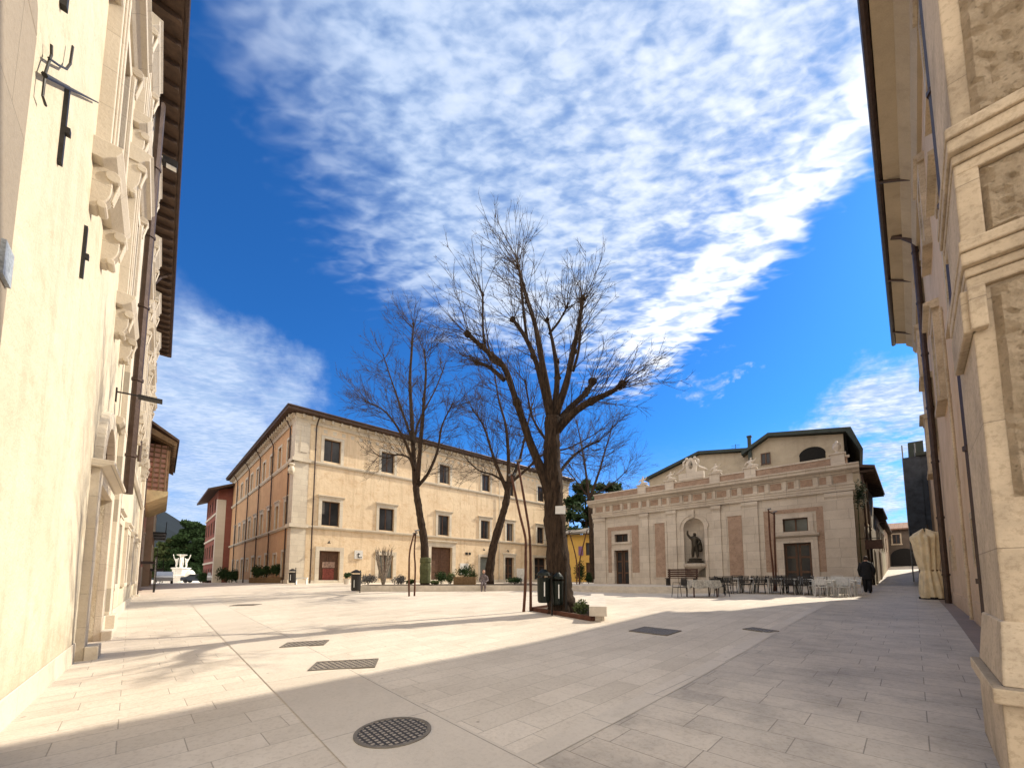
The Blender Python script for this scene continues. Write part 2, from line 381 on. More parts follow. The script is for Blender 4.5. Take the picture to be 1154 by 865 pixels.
def spandrel(mb, fr, sc, zc, r, n, k=16):         # fills rect top corners above an arch, square of half-width r
    for sgn in (-1, 1):
        for i in range(k//2):
            t0 = math.pi/2*i/(k//2); t1 = math.pi/2*(i+1)/(k//2)
            mb.quad(fr.p(sc+sgn*r*math.cos(t0), n, zc+r*math.sin(t0)), fr.p(sc+sgn*r*math.cos(t1), n, zc+r*math.sin(t1)),
                    fr.p(sc+sgn*r*math.cos(t1), n, zc+r), fr.p(sc+sgn*r*math.cos(t0), n, zc+r))
    return mb
crng = random.Random(5)
def window(fr, par, a, b, c, d, sur='stone_f', w=.22, pro=.06, hood=.0, sill=.0, n=0., dep=.25, glass='glass', mull=1, label=None, name='window', trans=0, sash='wood', hoodw=.1):
    f = MB()
    fbox(f, fr, a-w, a, n-.02, n+pro, c-(0 if sill else w*.6), d+w); fbox(f, fr, b, b+w, n-.02, n+pro, c-(0 if sill else w*.6), d+w)
    fbox(f, fr, a, b, n-.02, n+pro-.003, d, d+w)
    if hood:
        moulding(f, fr, a-w-hoodw, b+w+hoodw, [(n-.02,d+w),(n+pro+.02,d+w),(n+hood*.6,d+w+.1),(n+hood,d+w+.13),(n+hood,d+w+.2),(n-.02,d+w+.24)])
    if sill: fbox(f, fr, a-w-.06, b+w+.06, n-.02, n+sill, c-.14, c-.002)
    o = f.build(name, sur, par)
    if label: o['label'] = label
    MB().quad(fr.p(a,n-dep,c), fr.p(b,n-dep,c), fr.p(b,n-dep,d), fr.p(a,n-dep,d)).build('glass', glass, o)
    m = MB(); t = .06; nn = n-dep
    fbox(m, fr, a, a+t, nn, nn+.05, c, d); fbox(m, fr, b-t, b, nn, nn+.05, c, d); fbox(m, fr, a+t, b-t, nn, nn+.048, c, c+t); fbox(m, fr, a+t, b-t, nn, nn+.048, d-t, d)
    for i in range(mull): x = a+(b-a)*(i+1)/(mull+1); fbox(m, fr, x-.04, x+.04, nn, nn+.053, c+t, d-t)
    for i in range(trans): z = c+(d-c)*(i+1)/(trans+1); fbox(m, fr, a+t, b-t, nn, nn+.04, z-.025, z+.025)
    m.build('window_frame', sash, o)
    if par is not None and 'palazzo' in par.name and name == 'window' and crng.random() < .5:
        k = crng.uniform(.12, .3); side = crng.random() < .5; x0 = a+t if side else b-t-(b-a)*k; hh = c+(d-c)*(0 if crng.random() < .7 else .45)
        MB().quad(fr.p(x0,nn+.008,hh+t), fr.p(x0+(b-a)*k,nn+.008,hh+t), fr.p(x0+(b-a)*k,nn+.008,d-t), fr.p(x0,nn+.008,d-t)).build('curtain', 'curtain', o)
    return o
def door(fr, par, a, b, c, d, sur='stone_f', w=.28, pro=.08, hood=.0, n=0., dep=.3, leaf='wood', panels=True, label=None, glassy=False):
    f = MB()
    fbox(f, fr, a-w, a, n-.02, n+pro, c, d+w); fbox(f, fr, b, b+w, n-.02, n+pro, c, d+w); fbox(f, fr, a, b, n-.02, n+pro-.003, d, d+w)
    if hood: moulding(f, fr, a-w-.12, b+w+.12, [(n-.02,d+w),(n+pro,d+w),(n+hood,d+w+.14),(n+hood,d+w+.2),(n-.02,d+w+.26)])
    o = f.build('door_surround', sur, par)
    if label: o['label'] = label
    nn = n-dep; m = MB(); fbox(m, fr, a, b, nn-.06, nn, c, d); q = m.build('door', leaf if not glassy else 'glass', par)
    if panels:
        p = MB(); mid = (a+b)/2
        for x0, x1 in ((a, mid-.01), (mid+.01, b)):
            fbox(p, fr, x0+.02, x0+.12, nn-.01, nn+.04, c+.02, d-.02); fbox(p, fr, x1-.12, x1-.02, nn-.01, nn+.04, c+.02, d-.02)
            for z in (c+.02, c+(d-c)*.33, c+(d-c)*.66, d-.14): fbox(p, fr, x0+.12, x1-.12, nn-.01, nn+.037, z, z+.12)
        p.build('door_frame', 'wood' if leaf != 'shutter' else 'iron', q)
    return o
def pipe(fr, par, s, n, z0, z1, r=.06, mat='copper', name='drainpipe', top=None):
    m = MB(); pts = [fr.p(s, n, z0), fr.p(s, n, z1)]
    if top: pts += [fr.p(s+top[0]*.5, n+top[1]*.5, z1+top[2]*.7), fr.p(s+top[0], n+top[1], z1+top[2])]
    m.tube(pts, r, 8)
    z = z0+1.
    while z < z1: m.tube([fr.p(s, n, z), fr.p(s, n, z+.08)], r*1.25, 8); z += 2.1
    return m.build(name, mat, par, smooth=False)

# ------------------------------------------------------------------ ground, paving
def axis(a0, a1, st, far):
    xs = list(np.arange(a0, a1+1e-6, st)); d = st; x = a1; hi = []
    while x < far: d *= 1.35; x += d; hi.append(x)
    d = st; x = a0; lo = []
    while x > -far: d *= 1.35; x -= d; lo.append(x)
    return np.array(lo[::-1]+xs+hi)
def sheet(name, mat, xs, ys, off=0.):
    X, Y = np.meshgrid(xs, ys); Z = gza(X, Y)+off
    R = np.hypot(X, Y); Z = np.where(R > 140, Z-(R-140)*.004, Z)
    nx, ny = len(xs), len(ys); v = np.stack([X, Y, Z], -1).reshape(-1, 3)
    f = [(j*nx+i, j*nx+i+1, (j+1)*nx+i+1, (j+1)*nx+i) for j in range(ny-1) for i in range(nx-1)]
    me = bpy.data.meshes.new(name); me.from_pydata(v.tolist(), [], f); me.materials.append(M[mat]); me.polygons.foreach_set('use_smooth', [True]*len(f))
    o = bpy.data.objects.new(name, me); C.objects.link(o); o['kind'] = 'structure'; return o
sheet('ground', 'pave', axis(-30, 30, .5, 6000), axis(-6, 40, .5, 6000))
def strip(name, mat, P, D, L, w0, w1, off, st=.4, kind='structure'):
    D = Vector((*D, 0)).normalized(); Nn = Vector((-D.y, D.x, 0)); n = int(L/st); k = max(1, int((w1-w0)/st)); v = []; f = []
    for i in range(n+1):
        for j in range(k+1):
            q = Vector((P[0], P[1], 0))+D*(L*i/n)+Nn*(w0+(w1-w0)*j/k); v.append((q.x, q.y, gz(q.x, q.y)+off))
    for i in range(n):
        for j in range(k): a = i*(k+1)+j; f.append((a, a+k+1, a+k+2, a+1))
    me = bpy.data.meshes.new(name); me.from_pydata(v, [], f); me.materials.append(M[mat])
    o = bpy.data.objects.new(name, me); C.objects.link(o); o['kind'] = kind; return o
DR = (.716, .697); DL = (-.669, .744)
strip('alley_paving', 'alley', (1.35-4.*.716, -4*.697), DR, 66, -.2, 3.05, .006)
strip('paving_border', 'band', (1.35-4.*.716, -4*.697), DR, 34, 3.05, 3.28, .010)
strip('paving_band', 'band', (.85, 2.4), DL, 26, .0, 1.1, .008)
strip('wall_gutter', 'gutter', (1.35+3.5*.716, 3.5*.697), DR, 24, .0, .32, .012)
# drains and manholes
def patch(name, mat, cx, cy, sx, sy, ang, off, label, cat, rnd=False, rim=True):
    m = MB(); e = Vector((math.cos(ang), math.sin(ang), 0)); g = Vector((-e.y, e.x, 0)); c = Vector((cx, cy, 0))
    def P(a, b, o): q = c+e*a+g*b; return (q.x, q.y, gz(q.x, q.y)+o)
    if rnd:
        n = 40; m.prism([P(sx*math.cos(2*math.pi*i/n), sx*math.sin(2*math.pi*i/n), -.02) for i in range(n)], [P(sx*math.cos(2*math.pi*i/n), sx*math.sin(2*math.pi*i/n), off) for i in range(n)])
    else:
        r = [(-sx,-sy),(sx,-sy),(sx,sy),(-sx,sy)]; m.prism([P(a,b,-.02) for a, b in r], [P(a,b,off) for a, b in r])
    o = thing(name, (cx, cy, gz(cx, cy)), label, cat)
    m.build('cover', mat, o)
    f = MB()
    if rnd:
        n = 40
        for i in range(n):
            t0, t1 = 2*math.pi*i/n, 2*math.pi*(i+1)/n
            q = [(sx,t0),(sx+.035,t0),(sx+.035,t1),(sx,t1)]
            f.prism([P(r*math.cos(t), r*math.sin(t), -.02) for r, t in q], [P(r*math.cos(t), r*math.sin(t), off+.005) for r, t in q])
    else:
        w = .035
        for x0,x1,y0,y1 in ((-sx-w,-sx,-sy-w,sy+w),(sx,sx+w,-sy-w,sy+w),(-sx,sx,-sy-w,-sy),(-sx,sx,sy,sy+w)):
            r = [(x0,y0),(x1,y0),(x1,y1),(x0,y1)]; f.prism([P(a,b,-.02) for a, b in r], [P(a,b,off+.005) for a, b in r])
    f.build('rim', 'rimiron', o)
    return o
def gpx(x, y):                # point where a sight line meets the ground
    u, w, h = ray(x, y); t = 2.
    for _ in range(60):
        z = gz(u*t, w*t)-EYE; t = t+(z/h-t)*.5 if h < -1e-4 else t
    return u*t, w*t
q = gpx(443, 825); patch('manhole', 'grateL', q[0], q[1], .31, .31, AL, .014, 'large round cast iron manhole cover in the shaded paving in the foreground', 'manhole', True)
q = gpx(389, 749); patch('drain_grate', 'grateR', q[0], q[1], .44, .24, AR*.3, .016, 'rectangular iron drain grate in the sunlit paving, nearest to the round manhole', 'drain')
q = gpx(344, 725.5); patch('drain_grate', 'grateR', q[0], q[1], .36, .2, AR*.3, .016, 'smaller drain grate further back in the sun beside the long tree shadow', 'drain')
q = gpx(738, 711); patch('drain_grate', 'grateL', q[0], q[1], .42, .32, AL, .016, 'dark square drain cover in the shade right of the big tree', 'drain')
q = gpx(857, 710); patch('drain_grate', 'grateL', q[0], q[1], .26, .14, AR+1.2, .016, 'small dark slot drain at the border of the grey alley paving', 'drain')
q = gpx(277, 681.5); patch('drain_grate', 'grateL', q[0], q[1], .5, .22, 0, .016, 'distant thin drain cover in the sunny paving towards the fountain', 'drain')

# ------------------------------------------------------------------ mountains
def ridge(name, rr, prof, depth, mat='hill'):
    m = MB(); n = len(prof)
    for (a0, h0), (a1, h1) in zip(prof, prof[1:]):
        p = []
        for a, h in ((a0, h0), (a1, h1)):
            d = Vector((math.sin(rad(a)), math.cos(rad(a)), 0)); p.append((d*(rr-depth)+Vector((0,0,-20)), d*(rr-depth*.45)+Vector((0,0,h*.62)), d*rr+Vector((0,0,h))))
        m.quad(p[0][0], p[1][0], p[1][1], p[0][1]); m.quad(p[0][1], p[1][1], p[1][2], p[0][2])
    o = m.build(name, mat, None, recalc=False); o['kind'] = 'structure'; return o
pr = []
for i in range(121):
    a = -85+i*170/120
    h = 235+60*math.sin(a*.11+1)+30*math.sin(a*.37)+10*math.sin(a*1.3)+6*math.sin(a*2.9)
    if a > -36: h = h*max(.25, 1-(a+36)*.02)
    pr.append((a, h))
ridge('mountain', 2100, pr, 900)

# ------------------------------------------------------------------ LEFT BUILDING
LW = Fr((-1.42, 0), (-.669, .744), (.744, .669))
lb = thing('cream_palazzo', (LW.p(3.2, 0, -EYE)), 'cream plastered building with carved white window surrounds, filling the left edge', 'building')
EL = 13.9; S1 = 31.
cols = [7.7+4.05*k for k in range(6)]
ops = [(c-.5, c+.5, 10.7, 12.5) for c in cols[0:]]+[(c-.55, c+.55, 6.25, 8.9) for c in cols]+[(9.95, 12.25, -1.75, 1.8)]+[(c-.5, c+.5, -.2, 1.6) for c in cols[2:]]
ops.append((10.1, 12.1, 2.2, 3.2))
w = MB(); wall(w, LW, 3.0, S1, -1.9, EL, ops, 0, .35); w.build('wall', 'cream', lb)
w = MB(); spandrel(w, LW, 11.1, 2.2, 1.0, -.03); w.build('arch_infill', 'stone_l', lb)
w = MB(); w.quad(LW.p(S1,0,-1.9), LW.p(S1,-12,-1.9), LW.p(S1,-12,EL), LW.p(S1,0,EL)); w.quad(LW.p(3,-12,-1.9), LW.p(S1,-12,-1.9), LW.p(S1,-12,EL), LW.p(3,-12,EL)); w.quad(LW.p(3,0,-1.9), LW.p(3,-12,-1.9), LW.p(3,-12,EL), LW.p(3,0,EL)); w.build('rear_wall', 'cream', lb)
w = MB(); r = w.prism([LW.p(1.5,.72,EL+.22), LW.p(S1+.5,.72,EL+.22), LW.p(S1+.5,-12,EL+3), LW.p(1.5,-12,EL+3)], [LW.p(1.5,.72,EL+.3), LW.p(S1+.5,.72,EL+.3), LW.p(S1+.5,-12,EL+3.15), LW.p(1.5,-12,EL+3.15)])
w.build('roof', 'tile', lb)
w = MB(); fbox(w, LW, 1.5, S1+.5, 0, .7, EL+.1, EL+.16)
s = 1.7
while s < S1+.4: fbox(w, LW, s, s+.12, 0, .66, EL-.06, EL+.1); s += .62
w.build('eave', 'eave', lb)
w = MB(); w.tube([LW.p(1.5,.74,EL+.18), LW.p(S1+.5,.74,EL+.18)], .075, 8); w.build('gutter', 'copper', lb)
# carved surrounds
def carved(fr, par, c, hw, z0, z1, big, label=None):
    m = MB(); pr = .16
    fbox(m, fr, c-hw-.28, c-hw, -.02, pr, z0-.05, z1+.24); fbox(m, fr, c+hw, c+hw+.28, -.02, pr, z0-.05, z1+.24); fbox(m, fr, c-hw, c+hw, -.02, pr-.003, z1, z1+.24)
    fbox(m, fr, c-hw-.22, c-hw-.19, pr, pr+.03, z0, z1+.18); fbox(m, fr, c+hw+.19, c+hw+.22, pr, pr+.03, z0, z1+.18); fbox(m, fr, c-hw-.14, c-hw-.06, pr, pr+.05, z0, z1+.12); fbox(m, fr, c+hw+.06, c+hw+.16, pr, pr+.05, z0, z1+.12)
    hd = .34 if big else .3; zt = z1+.24
    moulding(m, fr, c-hw-.45, c+hw+.45, [(-.02,zt+.25),(pr,zt+.25),(pr+.1,zt+.36),(hd,zt+.4),(hd,zt+.5),(hd+.06,zt+.56),(-.02,zt+.66)])
    fbox(m, fr, c-hw-.28, c+hw+.28, -.02, pr*.7, zt, zt+.25)
    moulding(m, fr, c-hw-.42, c+hw+.42, [(-.02,z0-.3),(.1,z0-.3),(.24,z0-.18),(.3,z0-.06),(.3,z0-.003),(-.02,z0-.003)])
    for sg in (-1, 1):       # scrolled consoles below the sill and beside the hood
        def scroll(x, w_, zt_, zb_, nt_, nb_):
            pts = [(-.02, zb_)]
            for k in range(13):
                t = k/12; z_ = zb_+(zt_-zb_)*t; n_q = nb_+(nt_-nb_)*(t*t*(3-2*t))+.05*math.sin(t*2*math.pi*1.0-.6)*(1-t*.3)
                pts.append((max(n_q, .03), z_))
            pts.append((-.02, zt_))
            m.prism([fr.p(x-w_, n, z) for n, z in pts], [fr.p(x+w_, n, z) for n, z in pts])
            m.tube([fr.p(x-w_-.025, nt_-.06, zt_-.09), fr.p(x+w_+.025, nt_-.06, zt_-.09)], .085, 14)
            m.tube([fr.p(x-w_-.02, nb_+.03, zb_+.07), fr.p(x+w_+.02, nb_+.03, zb_+.07)], .055, 12)
            for q_ in (-.5, 0, .5): m.tube([fr.p(x+w_*q_, nb_+(nt_-nb_)*.5+.03, (zt_+zb_)/2-.12), fr.p(x+w_*q_, nt_+.0, zt_-.14)], .018, 5)
        scroll(c+sg*(hw+.14), .11, z0-.3, z0-.95, .27, .09)
        scroll(c+sg*(hw+.34), .085, zt+.25, zt-.55, .28, .07)
    o = m.build('window', 'stone_l', par)
    MB().quad(fr.p(c-hw,-.3,z0), fr.p(c+hw,-.3,z0), fr.p(c+hw,-.3,z1), fr.p(c-hw,-.3,z1)).build('glass', 'glass', o)
    m = MB(); fbox(m, fr, c-hw, c-hw+.07, -.3, -.24, z0, z1); fbox(m, fr, c+hw-.07, c+hw, -.3, -.24, z0, z1); fbox(m, fr, c-.05, c+.05, -.3, -.243, z0, z1); fbox(m, fr, c-hw+.07, c+hw-.07, -.3, -.245, z1-.07, z1)
    m.build('window_frame', 'wood', o)
for c in cols: carved(LW, lb, c, .55, 6.25, 8.9, True)
for c in cols: carved(LW, lb, c, .5, 10.7, 12.5, False)
for c in cols[2:]: window(LW, lb, c-.5, c+.5, -.2, 1.6, 'stone_l', .2, .1, .18, .12, 0, .3)
# portal
m = MB()
fbox(m, LW, 9.55, 9.95, -.02, .12, -1.75, 2.05); fbox(m, LW, 12.25, 12.65, -.02, .12, -1.75, 2.05); fbox(m, LW, 9.95, 12.25, -.02, .117, 1.8, 2.05)
moulding(m, LW, 9.45, 12.75, [(-.02,2.05),(.14,2.05),(.3,2.12),(.3,2.19),(-.02,2.2)])
arch_ring(m, LW, 11.1, 2.2, 1.0, 1.35, -.02, .12)
fbox(m, LW, 9.5, 10.0, .12, .3, -1.9, -1.25); fbox(m, LW, 12.2, 12.75, .12, .3, -1.9, -1.25)
pt = m.build('portal', 'stone_l', lb); pt['label'] = 'stone portal with arched light over the doorway'
m = MB(); fbox(m, LW, 9.95, 12.25, -.36, -.3, -1.75, 1.8)
d = m.build('door', plain('faded_door', (.34, .24, .16), .8, 0, .35, 2), pt)
m = MB(); half_disc(m, LW, 11.1, 2.2, 1.0, -.28); m.build('fanlight', plain('reddish_fanlight', (.2, .09, .07), .4), pt)
# pilasters on the wall right of the portal and at the far end
for a, b in ((14.0, 14.7), (29.9, 30.9)):
    m = MB(); fbox(m, LW, a, b, 0, .12, -1.0, EL-.4); fbox(m, LW, a-.1, b+.1, 0, .24, -1.9, -1.0)
    moulding(m, LW, a-.08, b+.08, [(0,EL-.4),(.12,EL-.4),(.25,EL-.1),(0,EL-.1)])
    m.build('pilaster', 'stone_l', lb)
m = MB(); moulding(m, LW, 3.0, S1, [(0,4.3),(.06,4.3),(.14,4.42),(.14,4.5),(0,4.56)]); 
m = MB(); fbox(m, LW, 12.8, S1, 0, .06, -1.9, -1.0); fbox(m, LW, 3.4, 9.45, 0, .02, -1.9, -1.15); m.build('plinth', 'stone_l', lb)
m = MB(); moulding(m, LW, 13., S1, [(.0,3.9),(.05,3.9),(.14,4.0),(.14,4.1),(0,4.14)]); m.build('string_course', 'stone_l', lb)
# near pier, its grey painted in place of shade on the wall end
m = MB(); fbox(m, LW, 2.2, 3.55, -.2, .10, -1.0, 4.2); m.prism([LW.p(s_, -.2, 4.2) for s_ in (2.2, 3.55)]+[LW.p(s_, .1, 4.2) for s_ in (3.55, 2.2)], [LW.p(s_, -.2, z_) for s_, z_ in ((2.2, 5.4), (3.5, 4.4))]+[LW.p(s_, .1, z_) for s_, z_ in ((3.5, 4.4), (2.2, 5.4))]); fbox(m, LW, 2.1, 3.68, -.2, .17, -1.9, -1.0); m.build('pier', 'shadestone', lb)['label'] = 'plain stone pier at the near corner, its grey painted for shade'
pipe(LW, lb, 13.45, .3, 2.2, 13.7, .1, 'copper')
pipe(LW, lb, 30.95, .12, -1.4, 13.2, .06, 'copper')
pipe(LW, lb, 14.9, .08, -1.4, 5.6, .035, 'copper')
pipe(LW, lb, 22.2, .1, 5.0, 13.2, .06, 'copper_l', top=(0, .4, .6))
# iron tie bars
for i, (s_, z0, z1, nm) in enumerate(((5.05, 4.35, 5.25, 'iron tie bar on the cream wall below the antenna bracket'), (6.75, 4.1, 4.85, 'iron tie bar on the cream wall, the one nearer to the carved windows'))):
    o = MB(); fbox(o, LW, s_-.03, s_+.03, .0, .035, z0, z1); fbox(o, LW, s_-.03, s_+.03, .035, .07, (z0+z1)/2-.09, (z0+z1)/2-.02)
    tag(o.build('wall_tie', 'iron'), nm, 'iron bar')
o = MB(); fbox(o, LW, 4.5, 4.57, 0, .05, 5.6, 6.6); tag(o.build('wall_tie', 'iron'), 'iron bar cut by the top left of the picture', 'iron bar')
# bracket (old antenna holder)
BRK = ([(4.17,4.8),(4.2,4.73),(4.15,4.6),(4.09,4.43),(4.09,4.2),(4.2,4.22)], [(4.14,4.63),(4.45,4.9),(4.73,5.16),(4.85,5.35),(4.88,5.59)], [(4.07,4.39),(4.99,5.2),(6.45,6.5)])
o = MB()
o.tube([LW.p(a_, .05, z_) for a_, z_ in BRK[0]], .011, 6)
o.tube([LW.p(a_, .05, z_) for a_, z_ in BRK[1]], .011, 6)
o.tube([LW.p(a_, .05, z_) for a_, z_ in BRK[2]], [.022,.017,.008], 6)
tag(o.build('iron_bracket', 'iron'), 'thin bent iron bracket sticking out of the cream wall', 'bracket')
o = MB(); fbox(o, LW, 3.3, 3.5, .10, .125, 2.1, 2.35); pl = o.build('street_plaque', 'plq'); tag(pl, 'small white plaque on the near stone pier', 'plaque')
# wall lamp
t = thing('wall_lamp', LW.p(12.3, 0, 4.5), 'dark lamp on a horizontal arm fixed to the cream wall above the portal', 'lamp')
MB().tube([LW.p(12.3,.0,4.5), LW.p(12.3,.5,4.52)], .02, 6).build('arm', 'iron', t)
o = MB(); fbox(o, LW, 12.27, 12.33, 0, .03, 4.25, 4.6); o.build('wall_plate', 'iron', t)
o = MB(); fbox(o, LW, 12.2, 12.4, .4, .85, 4.46, 4.53); o.build('lamp_head', 'iron', t)
# eave floodlight
t = thing('floodlight', LW.p(15, .6, 13.3), 'small floodlight box hanging under the dark eave of the cream building', 'floodlight')
o = MB(); fbox(o, LW, 14.9, 15.1, .35, .72, 13.2, 13.42); o.build('housing', 'iron', t)
o = MB(); fbox(o, LW, 14.92, 15.08, .45, .7, 13.17, 13.2); o.build('lens', 'whitepl', t)
o = MB(); fbox(o, LW, 14.98, 15.02, .0, .36, 13.3, 13.34); o.build('bracket', 'iron', t)

# ------------------------------------------------------------------ building beyond on the left (loggia)
pk = thing('loggia_house', LW.p(31.2, 0, -EYE), 'tall pink house with a jutting roofed loggia, just beyond the cream building', 'building')
w = MB(); fbox(w, LW, 31.2, 44, -10, -.05, -1.6, 11.0); w.build('wall', 'pink', pk)
w = MB(); moulding(w, LW, 32.0, 40.0, [(-.04,4.6),(.2,4.6),(1.15,5.2),(1.15,5.45),(-.04,5.45)]); w.build('corbel', plain('corbel_stone', (.45, .36, .2), .8, 0, .3, 2), pk)
w = MB(); fbox(w, LW, 32.1, 39.9, -.04, 1.0, 5.45, 8.4); w.build('loggia', 'pink', pk)
w = MB()
for i in range(9):
    s_ = 32.2+i*.93; fbox(w, LW, s_, s_+.16, 1.0, 1.12, 5.45, 8.4)
for z in (6.1, 6.9, 7.7): fbox(w, LW, 32.15, 39.85, 1.0, 1.09, z, z+.1)
for z in np.arange(5.6, 8.3, .32): fbox(w, LW, 32.02, 32.1, .0, .98, z, z+.07)
for q_ in (.02, .33, .64, .93): fbox(w, LW, 31.98, 32.1, q_, q_+.06, 5.45, 8.4)
w.build('timber_slats', 'woodl', pk)
w = MB(); w.prism([LW.p(31.,1.5,8.5), LW.p(41,1.5,8.5), LW.p(41,-4,12.2), LW.p(31.,-4,12.2)], [LW.p(31.,1.5,8.65), LW.p(41,1.5,8.65), LW.p(41,-4,12.4), LW.p(31.,-4,12.4)]); w.build('roof', 'eave', pk)
w = MB()
for i in range(16): w.prism([LW.p(31.1+i*.62,n,z) for n, z in ((-.1,8.9),(1.4,8.2),(1.4,8.48),(-.1,9.3))], [LW.p(31.2+i*.62,n,z) for n, z in ((-.1,8.9),(1.4,8.2),(1.4,8.48),(-.1,9.3))])
w.build('rafters', 'woodl', pk)
for a in (33.2, 36.5, 40):
    window(LW, pk, a-.5, a+.5, 1.2, 3.0, 'stone_l', .18, .08, .12, .1, -.05, .02, 'glass', 1)
    window(LW, pk, a-.5, a+.5, -1.4, .6, 'stone_l', .18, .08, 0, 0, -.05, .02, 'glass', 1)
w = MB(); fbox(w, LW, 35.7, 37.4, -.05, .9, .95, 1.1)
for i in range(10): w.tube([LW.p(35.75+i*.18,.85,1.1), LW.p(35.75+i*.18,.85,1.95)], .015, 5)
w.tube([LW.p(35.7,.85,1.95), LW.p(37.4,.85,1.95)], .025, 5); w.build('balcony', 'iron', pk)
rd = thing('brown_house', LW.p(44.2, 0, -EYE), 'dark reddish brown terraced house with balconies beyond the loggia, on the left', 'building')
w = MB(); fbox(w, LW, 44.2, 58, -10, .4, -1.6, 7.4); w.build('wall', 'brown_plaster', rd)
w = MB(); fbox(w, LW, 43.9, 58.3, -10.2, 1.0, 7.4, 7.7); w.build('roof', 'eave', rd)
for a in (46, 49.5, 53):
    for z in (.9, 4.1):
        window(LW, rd, a-.5, a+.5, z, z+1.8, 'stone_l', .15, .06, 0, .1, .4, .02)
        w = MB(); fbox(w, LW, a-.9, a+.9, .4, 1.3, z-.3, z-.15)
        for i in range(9): w.tube([LW.p(a-.85+i*.21,1.25,z-.15), LW.p(a-.85+i*.21,1.25,z+.75)], .018, 5)
        w.tube([LW.p(a-.88,1.25,z+.75), LW.p(a+.88,1.25,z+.75)], .03, 5); w.build('balcony', 'iron', rd)
# notice boards
for i, (s_, lab) in enumerate(((32.4, 'pale notice board on legs beside the pink loggia house, nearer one'), (34.6, 'pale notice board beside the pink loggia house, farther one'))):
    t = thing('notice_board', LW.p(s_, .8, -EYE-.9), lab, 'notice board', 'notice boards by the loggia house')
    o = MB(); fbox(o, LW, s_, s_+1.5, .8, .86, .0-.9+.5, 1.2); o.build('board', 'paper', t)
    for k in (0, 1.42): o = MB(); fbox(o, LW, s_+k, s_+k+.08, .78, .88, -1.5, 1.3); o.build('leg', 'iron', t)

# ------------------------------------------------------------------ MAIN PALAZZO
MF = Fr((-17.6, 31), (.7415, .671), (.671, -.7415)); MS = Fr((-17.6, 31), (-.685, .7286), (-.7286, -.685))
mp = thing('corner_palazzo', (-17.6, 31, .9), 'long three-storey tan and orange palazzo with stone corner, across the square', 'building')
ET = 13.35
upW = [(2.14,3.53),(7.2,8.5),(13.5,14.8),(19.1,20.3),(23.0,24.1),(28.2,29.5)]
miW = [(2.16,3.61),(7.13,8.59),(13.4,14.78),(18.95,20.28),(22.81,23.95),(28.04,29.35)]
fd = [(2.12,3.76,-.6,2.22),(7.2,8.6,-.1,2.04),(12.65,15.16,-.65,3.1),(18.9,20.4,-.6,2.29),(22.6,24.02,-.6,2.35),(27.5,29.7,-.7,2.5)]
ops = [(a,b,9.86,11.8) for a, b in upW]+[(a,b,4.35,6.43) for a, b in miW]+fd
LF = 34.5
w = MB(); wall(w, MF, 0, LF, -1.1, ET, ops, 0, .3); w.build('wall', 'tan', mp)
LS = 31.
sp = [1.9+3.15*k for k in range(9)]
sup = [(c-.55,c+.55,9.8,11.7) for c in sp]+[(c-.55,c+.55,4.3,6.35) for c in sp]+[(c-.5,c+.5,.7,2.0) if k%2 else (c-.65,c+.65,-.8,2.1) for k, c in enumerate(sp)]
w = MB(); wall(w, MS, 0, LS, -1.1, ET, sup, 0, .3); w.build('side_wall', 'orange', mp)['label'] = 'orange side wall in the shade'
back = [MF.p(LF,0,0), MF.p(LF,-13,0), MS.p(LS,-13,0), MS.p(LS,0,0)]
w = MB()
for a, b in zip(back, back[1:]): w.quad((a.x,a.y,.2), (b.x,b.y,.2), (b.x,b.y,ET+EYE), (a.x,a.y,ET+EYE))
w.build('rear_wall', 'tan', mp)
for a, b in upW: window(MF, mp, a, b, 9.86, 11.8, 'stone_f', .24, .07, .0, .0, mull=1, glass='glass_l' if random.random() < .3 else 'glass')
for a, b in miW: window(MF, mp, a, b, 4.35, 6.43, 'stone_f', .26, .08, .22, .0)
for c in sp: window(MS, mp, c-.55, c+.55, 9.8, 11.7, 'stone_f', .2, .07); window(MS, mp, c-.55, c+.55, 4.3, 6.35, 'stone_f', .22, .08, .16)
for k, c in enumerate(sp):
    if k%2: window(MS, mp, c-.5, c+.5, .7, 2.0, 'stone_f', .18, .07)
    else: door(MS, mp, c-.65, c+.65, -.8, 2.1, 'stone_f', .22, .08)
door(MF, mp, *fd[0], w=.32, hood=.0, label='stone framed shop door with red poster')
window(MF, mp, *fd[1], 'stone_f', .32, .08, glass='shutter', name='window')
door(MF, mp, *fd[2], w=.42, pro=.12, hood=.3, label='wide dark wooden portal door')
door(MF, mp, *fd[3], w=.26, leaf='shutter', panels=False); door(MF, mp, *fd[4], w=.26, glassy=True, hood=.12); door(MF, mp, *fd[5], w=.3, glassy=True)
o = MB(); fbox(o, MF, 2.5, 3.4, -.24, -.2, -.35, .75); o.build('poster', 'redposter', mp)
o = MB(); fbox(o, MF, 2.45, 3.45, -.24, -.2, .8, 1.3); o.build('notice', plain('brown_notice', (.3,.2,.15), .8, 0, .5, 7), mp)
